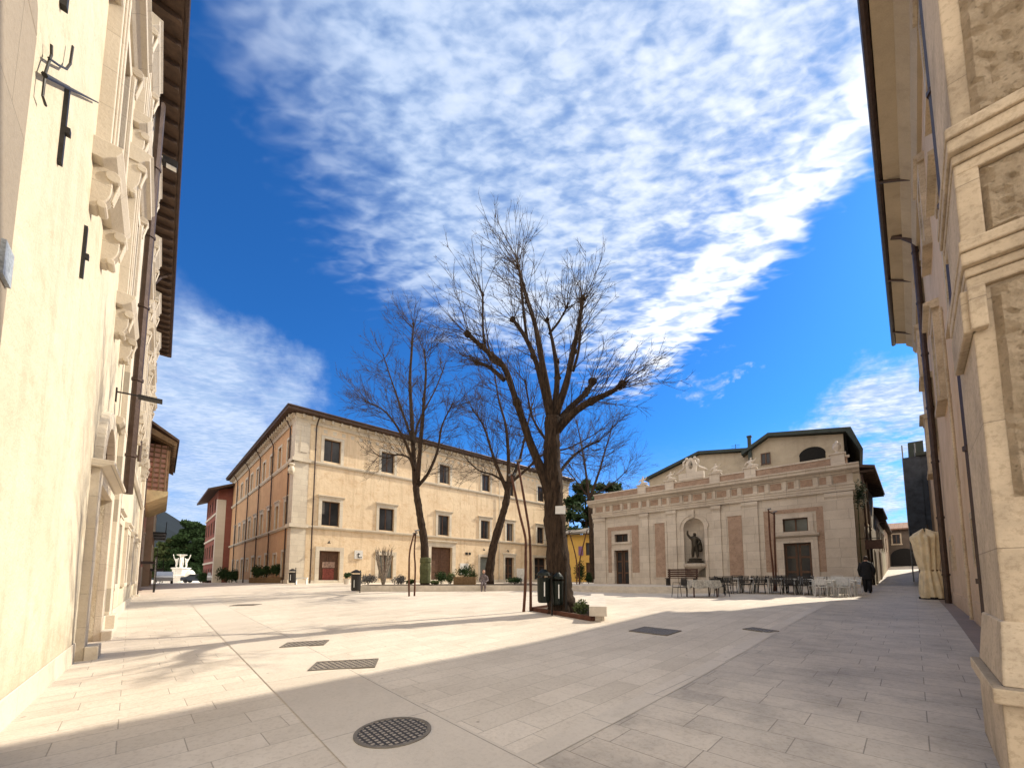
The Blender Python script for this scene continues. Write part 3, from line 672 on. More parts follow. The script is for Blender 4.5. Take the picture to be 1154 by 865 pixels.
# bands, corner quoin, cornice
def band2(z0, z1, pro, name='string_course', mat='stone_f'):
    m = MB()
    prof = [(-.02,z0),(pro*.5,z0),(pro,z0+(z1-z0)*.5),(pro,z1-.03),(-.02,z1)]
    moulding(m, MF, 1.0, LF+.05, prof); moulding(m, MS, 1.0, LS, prof)
    m.build(name, mat, mp)
band2(9.42, 9.70, .16); band2(4.0, 4.26, .2); band2(-1.1, -.25, .06, 'plinth')
m = MB(); q = 1.0
fbox(m, MF, -.1, 1.0, -.2, .1, -1.1, 13.1); fbox(m, MS, -.08, .95, -.2, .1, -1.1, 13.1)
for z in (4.0, 9.4): fbox(m, MF, -.25, 1.12, -.2, .26, z, z+.3); fbox(m, MS, -.25, 1.05, -.2, .26, z, z+.297)
fbox(m, MF, .3, .8, .1, .14, 10.2, 12.4); fbox(m, MF, -.2, 1.1, -.2, .2, -1.1, -.2); fbox(m, MS, -.18, 1.05, -.2, .2, -1.1, -.203)
m.build('corner_pilaster', 'stone_f', mp)
m = MB()
for fr, L in ((MF, LF), (MS, LS)):
    moulding(m, fr, -.15, L, [(-.02,12.75),(.1,12.75),(.16,12.9),(.16,13.05),(.4,13.3),(-.02,13.34)])
    s = .3
    while s < L: fbox(m, fr, s, s+.16, .1, .55, 13.02, 13.3); s += .75
m.build('cornice', 'stone_f', mp)
apex = [MF.p(0,.85,0), MF.p(LF+.3,.85,0), MF.p(LF+.3,-13.5,0), MS.p(LS+.3,-13.5,0), MS.p(LS+.3,.85,0)]
c0 = Vector((-17.6, 31, 0))+(MF.D-MF.N*0)*.0
c0 = c0+MF.N*.85+MS.N*.85
pc = [c0, MF.p(LF+.3,.85,0), MF.p(LF+.3,-13.5,0), MS.p(LS+.3,-13.5,0), MS.p(LS+.3,.85,0)]
m = MB(); m.prism([(p.x,p.y,EYE+13.36) for p in pc], [(p.x,p.y,EYE+13.62) for p in pc]); m.build('eave', 'eave', mp)
def lp(i, k, h): a = pc[i]; cc = sum(pc, Vector())/5; q = a.lerp(cc, k); return (q.x, q.y, EYE+h)
m = MB()
for i in range(5): m.quad(lp(i,0,13.63), lp((i+1)%5,0,13.63), lp((i+1)%5,.5,15.), lp(i,.5,15.))
m.quad(*[lp(i,.5,15.) for i in range(5)]); m.build('roof', 'tile', mp)
m = MB(); 
for a, b in ((pc[0], pc[1]), (pc[0], pc[4])): m.tube([(a.x,a.y,EYE+13.62), (b.x,b.y,EYE+13.62)], .09, 8)
m.build('gutter', 'copper', mp)
pipe(MF, mp, 1.45, .16, -.9, 12.6, .055, top=(.1,.5,.7)); pipe(MF, mp, 21.6, .14, -.7, 12.6, .05, 'stone_f', top=(0,.5,.7))
for s_ in (1.25, 7.2, 12.8, 18.8, 26.5): pipe(MS, mp, s_, .16, -.9, 12.4, .06, top=(0,.6,.9))
for k in range(44):
    s_ = 1.3+k*.76; fbox(MB(), MF, s_, s_+.3, .0, .02, 12.25, 12.55).build('frieze_ornament', 'stone_f', mp)
# carved crest at the corner
m = MB(); cc = Vector((-17.6,31,0))+MF.N*.18+MS.N*.25; cz = EYE+8.6
m.blob((cc.x,cc.y,cz), (.2,.2,.42), (12,8), .06); m.blob((cc.x-.02,cc.y-.02,cz+.42), (.24,.24,.13), (10,6), .12); m.blob((cc.x-.12,cc.y-.05,cz-.1), (.14,.2,.28), (8,6), .15); m.blob((cc.x+.12,cc.y-.12,cz-.05), (.12,.16,.26), (8,6), .15)
m.build('carved_crest', 'stone_f', mp, True)
# small things on the front
for s_, zz, L_ in ((2.9, 2.95, 'small dark lamp over the shop door with the red poster'), (22.9, 3.1, 'small dark lamp over the second grey shop door'), (19.3, 3.1, 'small dark lamp over the door by the leaning tree')):
    t = thing('door_lamp', MF.p(s_, 0, zz), L_, 'lamp')
    MB().tube([MF.p(s_,0,zz), MF.p(s_-.1,.3,zz+.12), MF.p(s_-.2,.5,zz+.02)], .02, 6).build('arm', 'iron', t)
    MB().lathe(MF.p(s_-.2,.5,zz-.14), [(.13,0),(.13,.03),(.05,.14),(.03,.2)], 10).build('lamp_shade', 'iron', t)
t = thing('tobacco_sign', MF.p(5.3, .02, 2.0), 'square white box sign with a dark letter t, on the tan wall', 'sign')
o = MB(); fbox(o, MF, 4.98, 5.7, .0, .12, 1.62, 2.36); o.build('sign_box', 'paper', t)
fc = bpy.data.curves.new('letter', 'FONT'); fc.body = 't.'; fc.size = .8; fc.extrude = .01; fo = bpy.data.objects.new('letter', fc)
fo.matrix_world = Matrix.Translation(MF.p(5.2, .135, 1.72))@Matrix.Rotation(AF, 4, 'Z')@Matrix.Rotation(math.pi/2, 4, 'X')
C.objects.link(fo); bpy.context.view_layer.update()
me = bpy.data.meshes.new_from_object(fo); mw = fo.matrix_world.copy(); bpy.data.objects.remove(fo)
me.transform(Matrix.Translation(-Vector(t['wloc']))@mw); me.materials.clear(); me.materials.append(M['iron']); lo = bpy.data.objects.new('letter', me); C.objects.link(lo); lo.parent = t
o = MB(); fbox(o, MF, 16.9, 17.2, .0, .06, 2.45, 2.7); fbox(o, MF, 17.35, 17.6, .0, .06, 2.45, 2.7); tag(o.build('meter_box', 'iron'), 'pair of small dark boxes on the tan wall right of the portal door', 'box')
o = MB(); fbox(o, MF, 16.2, 17.3, .0, .05, .3, 1.5); tag(o.build('menu_board', 'paper'), 'pale notice panel on the tan wall beside the portal', 'notice')
# antennas on roofs
# ------------------------------------------------------------------ dark red house with gabled eave at the end of the palazzo side
RH = Fr(MS.p(31.2, 1.6, -EYE)[:2], (-.685, .7286), (-.7286, -.685))
rh = thing('red_house', RH.p(0,0,-EYE), 'dark red house with a wide projecting gable eave and a white corner pilaster', 'building')
w = MB(); fbox(w, RH, 0, 13, -11, 0, -1.4, 11.9); w.build('wall', 'redwall', rh)
m = MB(); fbox(m, RH, -.06, .75, -.9, .08, -1.4, 10.6); m.build('corner_pilaster', 'stone_l', rh)
for z in (1.9, 5.2, 8.6):
    m = MB(); fbox(m, RH, .75, 13, -.01, .12, z, z+.25); m.build('string_course', 'stone_f', rh)
for a in (2.4, 5.4, 8.4, 11.2):
    for z, h in ((-1.1,2.3),(2.7,1.8),(6.1,1.8),(9.4,1.6)): window(RH, rh, a-.5, a+.5, z, z+h, 'redwall', .12, .05, n=0, dep=-.015)
m = MB(); m.prism([RH.p(-1.5,1.3,11.4), RH.p(-1.5,-5,14.0), RH.p(-1.5,-11.5,11.4), RH.p(-1.5,-11.5,11.65), RH.p(-1.5,-5,14.3), RH.p(-1.5,1.3,11.7)],
                 [RH.p(13.5,1.3,11.4), RH.p(13.5,-5,14.0), RH.p(13.5,-11.5,11.4), RH.p(13.5,-11.5,11.65), RH.p(13.5,-5,14.3), RH.p(13.5,1.3,11.7)])
m.build('roof', 'eave', rh)
m = MB(); m.prism([RH.p(0,0,11.9), RH.p(0,-5,13.6), RH.p(0,-11,11.9)], [RH.p(.3,0,11.9), RH.p(.3,-5,13.6), RH.p(.3,-11,11.9)]); m.build('gable', 'redwall', rh)

# ------------------------------------------------------------------ THEATRE
TF = Fr((6.6, 31), (.7475, -.6642), (-.6642, -.7475))
th_ = thing('stone_theatre', (6.6, 31, 1.), 'single-storey pale stone theatre front with pilasters, niche and balustrade, right of the trees', 'building')
Lt = 15.6; B0 = -.6
ops = [(1.69,2.85,B0,2.04),(1.75,2.82,2.66,3.27),(12.42,13.7,B0,1.97),(12.44,13.62,2.62,3.4),(6.85,8.15,.0,3.95)]
w = MB(); wall(w, TF, 0, Lt, -.9, 4.65, ops, 0, .32); spandrel(w, TF, 7.5, 3.3, .65, -.003); w.build('wall', 'stone_t', th_)
m = MB()      # niche shell
k = 12
for i in range(k):
    t0 = math.pi*i/k; t1 = math.pi*(i+1)/k
    a0, b0, a1, b1 = 7.5-.65*math.cos(t0), -.55*math.sin(t0), 7.5-.65*math.cos(t1), -.55*math.sin(t1)
    m.quad(TF.p(a0,b0,0), TF.p(a1,b1,0), TF.p(a1,b1,3.3), TF.p(a0,b0,3.3))
    for j in range(6):
        u0, u1 = math.pi/2*j/6, math.pi/2*(j+1)/6
        P_ = lambda t, u: TF.p(7.5-.65*math.cos(t)*math.cos(u), -.55*math.sin(t)*math.cos(u), 3.3+.65*math.sin(u))
        m.quad(P_(t0,u0), P_(t1,u0), P_(t1,u1), P_(t0,u1))
m.quad(*[TF.p(7.5-.65*math.cos(math.pi*i/k), -.55*math.sin(math.pi*i/k), .0) for i in range(k+1)])
m.build('niche', 'stone_t', th_, True)
m = MB(); arch_ring(m, TF, 7.5, 3.3, .65, .85, -.02, .08); arch_ring(m, TF, 7.5, 3.3, .85, .93, -.02, .13); fbox(m, TF, 6.65, 6.85, -.02, .08, -.2, 3.3); fbox(m, TF, 8.15, 8.35, -.02, .08, -.2, 3.3)
fbox(m, TF, 7.42, 7.58, -.02, .2, 3.98, 4.5); m.build('niche_arch', 'stone_t', th_)
def shell_back(fr, par, s0, s1, d, z0, z1, mat):
    w = MB()
    for a, b in (((s0,0),(s0,-d)),((s0,-d),(s1,-d)),((s1,-d),(s1,0))): w.quad(fr.p(a[0],a[1],z0), fr.p(b[0],b[1],z0), fr.p(b[0],b[1],z1), fr.p(a[0],a[1],z1))
    w.quad(fr.p(s0,0,z1), fr.p(s1,0,z1), fr.p(s1,-d,z1), fr.p(s0,-d,z1)); return w.build('rear_wall', mat, par)
shell_back(TF, th_, 0, Lt, 5.5, -.9, 6.1, 'stone_t')
for i, (a, b) in enumerate(((0,.98),(3.8,4.42),(5.77,6.37),(8.67,9.16),(10.4,11.22),(14.45,15.6))):
    m = MB(); fbox(m, TF, a, b, 0, .12, -.15, 4.3); fbox(m, TF, a-.05, b+.05, 0, .19, -.9, -.15); moulding(m, TF, a-.03, b+.03, [(0,4.3),(.13,4.3),(.2,4.42),(.2,4.6),(0,4.64)]); m.build('pilaster', 'stone_t', th_)
m = MB()
for a, b in ((.98,1.64),(2.95,3.8),(4.42,5.77),(6.37,6.64),(8.36,8.67),(9.16,10.4),(11.22,12.1),(14.0,14.45)): fbox(MB(), TF, a, b, -.02, .08, -.9, -.18).build('plinth', 'stone_t', th_)
m = MB()
for a, b, c, d in ((1.15,1.45,.35,3.85),(3.1,3.65,.35,3.85),(1.45,3.1,3.55,3.85),(4.85,5.55,.0,3.85),(9.55,10.33,.05,3.87),(11.5,12.05,.3,3.95),(14.0,14.32,.3,3.95),(12.05,14.0,3.72,3.95)):
    fbox(MB(), TF, a, b, -.02, .012, c, d).build('pink_panel', 'pinkstone', th_)
m = MB()
for a, b, c, d in ((4.78,5.62,-.07,3.92),(9.48,10.4,-.02,3.94)):
    m = MB()
    fbox(m, TF, a-.09, a, -.02, .05, c, d); fbox(m, TF, b, b+.09, -.02, .05, c, d); fbox(m, TF, a, b, -.02, .047, d-.09, d); fbox(m, TF, a, b, -.02, .047, c, c+.07)
    m.build('panel_frame', 'stone_t', th_)
m = MB(); L0, L1 = -.12, Lt+.12
moulding(m, TF, L0, L1, [(-.02,4.65),(.16,4.65),(.16,4.8),(.2,4.82),(.2,4.92),(.26,4.97),(.26,5.02),(-.02,5.04)])
fbox(m, TF, L0+.05, L1-.05, -.3, .12, 5.03, 5.6); m.build('architrave', 'stone_t', th_)
m = MB(); s = .25
i = 0
while s < Lt-.5:
    wd = .56 if i%2 == 0 else .3
    fbox(MB(), TF, s, s+wd, .12, .135, 5.12, 5.52).build('frieze_panel', 'pinkstone', th_); s += wd+.3; i += 1
m = MB(); s = .03; i = 0
while s < Lt-.2:
    wd = .56 if i%2 == 0 else .3
    fbox(MB(), TF, s, s+.16, .12, .2, 5.05, 5.58).build('frieze_block', 'stone_t', th_); s += wd+.3; i += 1
m = MB(); moulding(m, TF, -.35, Lt+.35, [(-.3,5.6),(.2,5.6),(.26,5.68),(.42,5.74),(.5,5.8),(.5,5.9),(.58,5.98),(.58,6.04),(-.3,6.08)]); m.build('cornice', 'stone_t', th_)
m = MB(); fbox(m, TF, .1, Lt-.1, -.1, .12, 6.08, 6.5); m.build('parapet', 'pinkstone', th_)
m = MB(); fbox(m, TF, .0, Lt, -.13, .16, 6.5, 6.58)
peds = [3.9, 6.15, 9.0, 11.0]
peds = [4.05, 6.05, 8.95, 10.95, 15.1]
for c in peds: fbox(m, TF, c-.3, c+.3, -.2, .24, 6.08, 6.68); fbox(m, TF, c-.36, c+.36, -.25, .3, 6.68, 6.75)
fbox(m, TF, 6.7, 8.3, -.1, .2, 6.58, 7.05); m.build('parapet_pedestals', 'stone_t', th_)
door(TF, th_, 1.69, 2.85, B0, 2.04, 'stone_t', .2, .09, glassy=True, dep=.28)
door(TF, th_, 12.42, 13.7, B0, 1.97, 'stone_t', .3, .1, glassy=True, dep=.28)
window(TF, th_, 1.75, 2.82, 2.66, 3.27, 'stone_t', .18, .08, 0, .1, dep=.26)
window(TF, th_, 12.44, 13.62, 2.62, 3.4, 'stone_t', .24, .08, 0, .12, dep=.26, glass='glass_l')
m = MB(); moulding(m, TF, 12.0, 14.1, [(-.02,2.3),(.12,2.3),(.26,2.38),(.26,2.45),(-.02,2.5)]); m.build('door_hood', 'stone_t', th_)
# ornaments on the parapet (each stands on its pedestal)
def figure(verts, edges, radii, root, name, mat, parent=None, sub=1):
    me = bpy.data.meshes.new(name); me.from_pydata([tuple(v) for v in verts], edges, []); o = bpy.data.objects.new(name, me); C.objects.link(o)
    sm = o.modifiers.new('skin', 'SKIN'); 
    for i, r in enumerate(radii): me.skin_vertices[0].data[i].radius = r if hasattr(r, '__len__') else (r, r); me.skin_vertices[0].data[i].use_root = (i == root)
    sb = o.modifiers.new('sub', 'SUBSURF'); sb.levels = sub; sb.render_levels = sub
    bpy.context.view_layer.update()
    dg = bpy.context.evaluated_depsgraph_get(); me2 = bpy.data.meshes.new_from_object(o.evaluated_get(dg)); bpy.data.objects.remove(o)
    me2.materials.clear(); me2.materials.append(M[mat]); me2.polygons.foreach_set('use_smooth', [True]*len(me2.polygons))
    o = bpy.data.objects.new(name, me2); C.objects.link(o); o['wloc'] = (0, 0, 0)
    if parent is not None: o.parent = parent
    return o
orn = {4.05: 'small reclining stone figure on the leftmost parapet pedestal of the theatre', 6.05: 'stone figure on the parapet just left of the central crest', 8.95: 'seated stone figure on the parapet right of the central crest',
       10.95: 'stone figure on the parapet at the foot of the dark chimney', 15.1: 'stone urn on the right corner of the theatre parapet'}
for c, lab in orn.items():
    p0 = TF.p(c, .02, 6.75)
    if c > 15:
        m = MB().lathe(p0, [(.15,0),(.15,.05),(.06,.1),(.08,.17),(.18,.3),(.2,.42),(.15,.52),(.17,.57),(.08,.62),(.04,.72)], 14); tag(m.build('stone_urn', 'stone_t', None, True), lab, 'urn'); continue
    D = TF.D
    v = [Vector((0,0,.12)), D*.02+Vector((0,0,.38)), D*.04+Vector((0,0,.5)), D*.06+Vector((0,0,.66)), D*.25+Vector((0,-.05,.14)), D*.42+Vector((0,-.05,.04)), D*-.2+Vector((0,0,.36)), D*-.3+Vector((0,0,.2)), D*.24+Vector((0,0,.42)), D*.34+Vector((0,0,.6)), D*-.2+Vector((0,0,.04))]
    o = figure(v, [(0,1),(1,2),(2,3),(0,4),(4,5),(1,6),(6,7),(1,8),(8,9),(0,10)], [.1,.09,.04,.07,.06,.04,.045,.03,.04,.025,.06], 0, 'stone_figure', 'stone_t')
    o.location = p0; tag(o, lab, 'statue', 'statues on the theatre parapet')
t = thing('stone_crest', TF.p(7.5, 0, 7.05), 'carved coat of arms with side scrolls above the centre of the theatre', 'crest')
m = MB(); m.prism([TF.p(7.5+x,-.05,7.05+z) for x, z in ((-.3,.02),(.3,.02),(.36,.6),(.24,.92),(0,1.05),(-.24,.92),(-.36,.6))], [TF.p(7.5+x,.12,7.05+z) for x, z in ((-.3,.02),(.3,.02),(.36,.6),(.24,.92),(0,1.05),(-.24,.92),(-.36,.6))])
m.build('shield', 'stone_t', t)
m = MB()
for sg in (-1, 1):
    m.tube([TF.p(7.5+sg*x,.1,7.05+z) for x, z in ((.34,.9),(.46,.8),(.5,.6),(.42,.48),(.54,.3),(.78,.16),(.98,.02))], [.06,.08,.07,.06,.08,.08,.06], 8)
    m.blob(TF.p(7.5+sg*.26,.12,8.02), (.1,.1,.12), (8,6)); m.blob(TF.p(7.5,.14,7.58), (.16,.1,.26), (10,7))
m.build('scrolls', 'stone_t', t, True)
# statue in the niche
t = thing('niche_statue', TF.p(7.5, -.05, .55), 'dark bronze statue standing on a bracket in the arched niche of the theatre', 'statue')
m = MB(); m.lathe(TF.p(7.5,-.02,.02), [(.12,.0),(.16,.2),(.3,.45),(.62,.62),(.72,.7),(.72,.86),(.5,.9)], 16); m.build('bracket', 'stone_t', t, False)
m = MB(); m.lathe(TF.p(7.5,-.02,.92), [(.5,0),(.52,.12),(.4,.2),(.42,.3),(.3,.34)], 12); m.build('base', 'bronze', t)
def fv(x, n, z): return TF.D*x+TF.N*n+Vector((0,0,z))
v = [fv(0,0,.95), fv(.02,0,1.3), fv(.03,0,1.5), fv(.02,.04,1.72), fv(-.12,.02,.5), fv(-.14,0,.06), fv(.12,-.05,.5), fv(.16,-.04,.06), fv(-.28,.02,1.42), fv(-.4,.1,1.62), fv(-.38,.12,1.9), fv(.26,0,1.36), fv(.34,.05,1.05), fv(.22,.14,.9), fv(.3,-.1,.9), fv(.32,-.12,.4)]
o = figure(v, [(0,1),(1,2),(2,3),(0,4),(4,5),(0,6),(6,7),(1,8),(8,9),(9,10),(1,11),(11,12),(12,13),(11,14),(14,15)], [.2,.22,.07,.12,.12,.08,.12,.08,.09,.07,.05,.1,.08,.07,.14,.16], 0, 'body', 'bronze', t, 2)
o.location = TF.p(7.5,-.02,1.25)-Vector(t['wloc'])
# auditorium volume behind
TB = Fr(TF.p(0,-5.6,-EYE)[:2], (.7475,-.6642), (-.6642,-.7475))
au = thing('theatre_hall', TB.p(0,0,-EYE), 'tall plain beige hall with dark pitched roof edges rising behind the theatre front', 'building')
pl_ = [(2.3,-1),(2.3,8.5),(6.5,9.85),(9.9,9.35),(9.9,-1)]
m = MB(); m.prism([TB.p(s,0,z) for s, z in pl_], [TB.p(s,-14,z) for s, z in pl_]); m.build('wall', 'grey_plaster', au)
pr_ = [(9.95,-1),(9.95,9.2),(11.3,10.0),(15.35,9.3),(15.35,-1)]
m = MB(); m.prism([TB.p(s,.35,z) for s, z in pr_], [TB.p(s,-13,z) for s, z in pr_]); m.build('tower_wall', 'grey_plaster', au)
rf = [(2.0,8.45),(2.0,8.65),(6.5,10.1),(9.9,9.6),(9.9,9.4),(6.5,9.87)]
m = MB(); m.prism([TB.p(s,.35,z) for s, z in rf], [TB.p(s,-14.3,z) for s, z in rf])
rf = [(9.6,9.0),(9.6,9.25),(11.3,10.27),(15.75,9.55),(16.25,8.0),(16.1,7.95),(15.5,9.32),(11.3,10.02)]
m.prism([TB.p(s,.8,z) for s, z in rf], [TB.p(s,-13.3,z) for s, z in rf]); m.build('roof', 'darkroof', au)
m = MB(); fbox(m, TB, 13.0, 14.4, .352, .36, 7.9, 8.25); half = MB(); 
m.quad(*[TB.p(13.7+.72*math.cos(math.pi*i/14), .36, 8.25+.55*math.sin(math.pi*i/14)) for i in range(15)])
m.build('arched_opening', plain('dark_interior', (.012,.011,.01), .9), au)
window(TB, au, 10.75, 11.35, 8.1, 8.95, 'grey_plaster', .05, .03, 0, 0, .36, .0, 'glass', 1)
m = MB(); fbox(m, TB, 10.0, 10.22, .4, .62, 8.6, 10.3); fbox(m, TB, 9.96, 10.26, .36, .66, 10.3, 10.4); m.build('chimney', 'darkroof', au)
t = thing('tv_antenna', TB.p(9.0,-.5,9.5), 'thin television antenna on the theatre hall roof left of the chimney', 'antenna')
m = MB(); m.tube([TB.p(9.,-.5,9.4), TB.p(9.,-.5,10.3)], .02, 5)
for z in (9.9,10.05,10.2): m.tube([TB.p(8.7,-.5,z), TB.p(9.3,-.5,z)], .012, 4)
m.build('mast', 'iron', t)

# terrace in front of the theatre with a step
def plateau(name, poly, zt, mat, drop=.8, nose=.03, label=None, cat=None, kind='structure'):
    m = MB(); m.prism([(x,y,zt-drop) for x, y in poly], [(x,y,zt) for x, y in poly]); o = m.build(name, mat)
    if kind: o['kind'] = kind
    return o
def facp(fr, s, n): q = fr.p(s, n, -EYE); return (q.x, q.y)
ter = [(3.7,24.6),(4.4,23.2),(6.2,22.2),(8.8,21.2),(11.0,20.4),facp(TF,9.3,.05),facp(TF,0,.05),(4.2,31)]
plateau('theatre_terrace', ter, EYE-.5, 'seat_stone')
ter2 = [(3.3,24.5),(4.1,22.85),(6.1,21.85),(8.8,20.85),(11.1,20.05),(11.3,20.5),(5,29),(4,29)]
plateau('terrace_step', ter2, EYE-.70, 'seat_stone', .6)
# planter terrace in front of the palazzo
pt_ = [(-9.4,23.7),(-4,23.6),(2.6,24.3),(2.9,25.2),(1.5,33.5),(-9.5,25.2)]
m = MB(); m.prism([(x,y,EYE-1.3) for x, y in pt_], [(x,y,EYE-.50) for x, y in pt_])
tag(m.build('planter_wall', 'seat_stone'), 'long low pale stone planter wall in front of the tan palazzo', 'planter wall')
pb = [(-9.2,24.05),(-4,24.),(2.3,24.65),(1.3,32),(-9.1,25.1)]
o = MB().prism([(x,y,EYE-.52) for x, y in pb], [(x,y,EYE-.47) for x, y in pb]).build('planting_bed', 'soil'); o['kind'] = 'structure'

# ------------------------------------------------------------------ RIGHT BUILDING
RW = Fr((1.35, 0), (.716, .697), (-.697, .716))
rb = thing('peach_palazzo', RW.p(6, 0, -EYE), 'tall peach plastered building with deep beige eaves along the right edge', 'building')
ER = 13.75; R0, R1 = 4.2, 30.3
cr = [9.9, 15.6, 21.2, 26.6]
ops = [(c-.55,c+.55,9.6,11.8) for c in cr]+[(c-.55,c+.55,5.0,7.3) for c in cr]+[(c-.35,c+.35,.3,1.2) for c in (11.2,18.2,24.)]
w = MB(); wall(w, RW, R0, R1, -1.6, ER, ops, 0, .35); w.build('wall', 'peach', rb)
w = MB()
for a, b in (((R0,0),(R0,-14)),((R0,-14),(R1,-14)),((R1,-14),(R1,0))): w.quad(RW.p(a[0],a[1],-1.6), RW.p(b[0],b[1],-1.6), RW.p(b[0],b[1],ER), RW.p(a[0],a[1],ER))
w.build('rear_wall', 'peach', rb)
for c in cr:
    window(RW, rb, c-.55, c+.55, 9.6, 11.8, 'stone_r', .24, .14, .22, .2, dep=.3); window(RW, rb, c-.55, c+.55, 5.0, 7.3, 'stone_r', .24, .14, .3, .2, dep=.3)
for c in (11.2,18.2,24.): window(RW, rb, c-.35, c+.35, .3, 1.2, 'stone_r', .14, .06, dep=.25)
m = MB(); moulding(m, RW, R0, R1+.4, [(-.02,ER-.9),(.1,ER-.9),(.2,ER-.7),(.2,ER-.5),(.45,ER-.28),(.45,ER-.15),(.85,ER+.0),(.85,ER+.1),(-.02,ER+.12)]); m.build('cornice', 'soffit', rb)
m = MB(); m.prism([RW.p(R0,.92,ER+.12), RW.p(R1+.6,.92,ER+.12), RW.p(R1+.6,-14,ER+.9), RW.p(R0,-14,ER+.9)], [RW.p(R0,.92,ER+.2), RW.p(R1+.6,.92,ER+.2), RW.p(R1+.6,-14,ER+1.1), RW.p(R0,-14,ER+1.1)]); m.build('roof', 'tile', rb)
m = MB(); m.tube([RW.p(R0,.95,ER+.1), RW.p(R1+.6,.95,ER+.1)], .1, 8); m.build('gutter', 'copper', rb)
for s_ in (10.4, 17., 23.5, 29.): m = MB(); m.tube([RW.p(s_,.95,ER+.02), RW.p(s_,.5,ER-.25), RW.p(s_,.12,ER-.5)], .045, 6); m.build('pipe_elbow', 'copper', rb)
pipe(RW, rb, 20.3, .14, -.95, 13.1, .09, top=(0,.6,.6)); pipe(RW, rb, 8.45, .16, -1.1, 13.2, .1)
pipe(RW, rb, 12.7, .1, -.95, 6.5, .03, 'stone_r')
m = MB(); fbox(m, RW, R0, R1, 0, .03, -1.6, -.55); m.build('plinth', 'peach', rb)
# rough stone corner pier
pr2 = thing('stone_pier', RW.p(4.1, .4, -EYE-1), 'huge rusticated travertine portal pier with cornices and carved pedestal at the right edge', 'pier')
PN = .53; S0 = 3.35
# near face is at s = S0 ; pier runs back to s = 4.4
m = MB(); fbox(m, RW, S0, 4.45, -2.5, PN, -.45, 9.5); m.build('shaft', 'stone_r', pr2)
def nface(mb, n0, n1, z0, z1, d0, d1):      # block standing proud of the near face: n range, z range, proud d0..d1
    return fbox(mb, RW, S0-d1, S0-d0, n0, n1, z0, z1)
for z0, z1 in ((.55,2.08),(2.46,3.0),(3.38,5.6),(5.75,8.4)):
    from mathutils import noise as mn
    N0, N1 = -1.3, PN-.10; nx = int((N1-N0)/.035); nz = int((z1-z0)/.035); m = MB()
    for j in range(nz+1):
        for i in range(nx+1):
            e = min(i, nx-i, j, nz-j); a = N0+(N1-N0)*i/nx; b = z0+(z1-z0)*j/nz
            h = mn.fractal(Vector((a*3, b*3, 1.3)), .8, 2.2, 5); g = mn.noise(Vector((a*14, b*14, 5)))
            dpt = .004 if e == 0 else .05+.028*h+.012*g-(.02 if g < -.25 else 0)
            m.v.append(RW.p(S0-max(dpt, .004), a, b))
    for j in range(nz):
        for i in range(nx): k = j*(nx+1)+i; m.f.append((k, k+1, k+nx+2, k+nx+1))
    m.build('rough_panel', 'rough', pr2, False, recalc=False)
def ncorn(mb, z0, z1, pr, wr):              # cornice wrapping near face and front, profile steps
    st = [(0,.0),(.25,.35),(.45,.5),(.75,.85),(1.,1.)]
    for (a, b), (c, d) in zip(st, st[1:]):
        za, zb = z0+(z1-z0)*a, z0+(z1-z0)*c; q = pr*d
        fbox(mb, RW, S0-q, 4.5, -2.5, PN+q*wr, za, zb-.002)
m = MB(); ncorn(m, 3.0, 3.34, .15, .35); m.build('upper_cornice', 'stone_r', pr2)
m = MB(); ncorn(m, 2.1, 2.44, .13, .3); m.build('lower_cornice', 'stone_r', pr2)
m = MB(); 
for a, b, q in ((PN-.07,PN+.015,.08),(PN-.02,PN+.05,.04)): fbox(m, RW, S0-q, 4.2, a, b, 1.78, 2.1)
fbox(m, RW, S0-.06, 4.2, PN-.1, PN+.02, 2.44, 3.0)
m.build('console', 'stone_r', pr2)
m = MB(); PD = -.70
fbox(m, RW, S0-.28, 4.4, -2.5, PN+.07, -2.0, PD-.1); fbox(m, RW, S0-.34, 4.45, -2.5, PN+.11, PD-.1, PD)
m.build('pedestal', 'stone_r', pr2)
m = MB(); m.prism([RW.p(S0-.25,n,PD) for n in (-2.5, PN+.06)]+[RW.p(4.4,n,PD) for n in (PN+.06, -2.5)], [RW.p(S0-.02,n,-.3) for n in (-2.5, PN+.02)]+[RW.p(4.4,n,-.3) for n in (PN+.02, -2.5)])
m.build('shaft_base', 'stone_r', pr2)
m = MB()
for r, wd in ((.34,.05),(.24,.04)):
    k = 24
    for i in range(k):
        t0, t1 = 2*math.pi*i/k, 2*math.pi*(i+1)/k; q = [(r,t0),(r+wd,t0),(r+wd,t1),(r,t1)]
        m.prism([RW.p(S0-.27, .12+a*math.cos(t), -1.2+a*math.sin(t)) for a, t in q], [RW.p(S0-.31, .12+a*math.cos(t), -1.2+a*math.sin(t)) for a, t in q])
m.build('carved_medallion', 'stone_r', pr2)
# scaffolded house further down the alley on the right
sc_ = thing('scaffolded_house', RW.p(33, 0, -EYE), 'house wrapped in dark blue scaffolding at the far end of the right side', 'building')
m = MB(); fbox(m, RW, 31.0, 36, -9, -.06, -1, 6.8); m.build('wall', 'brown_plaster', sc_); m = MB(); fbox(m, RW, 36, 46, -9, .2, -1, 8.0); fbox(m, RW, 46, 58, -9, .6, -1, 6.0); m.build('tower_wall', 'scaff', sc_)
m = MB(); fbox(m, RW, 35.8, 46.2, -9.2, .4, 8.0, 8.2); m.build('roof', 'darkroof', sc_)
fr2 = MB()
for s_ in np.arange(36, 46.1, 2.0):
    for n_2 in (.4, 1.0): fr2.tube([RW.p(s_,n_2,-.3), RW.p(s_,n_2,8.9)], .035, 5)
for z in np.arange(1.6, 7.5, 1.9):
    for n_2 in (.4, 1.0): fr2.tube([RW.p(36,n_2,z+.9), RW.p(46.,n_2,z+.9)], .03, 5)
    fbox(fr2, RW, 36, 46., .4, 1.0, z, z+.07)
fr2.build('scaffold', 'galv', sc_)
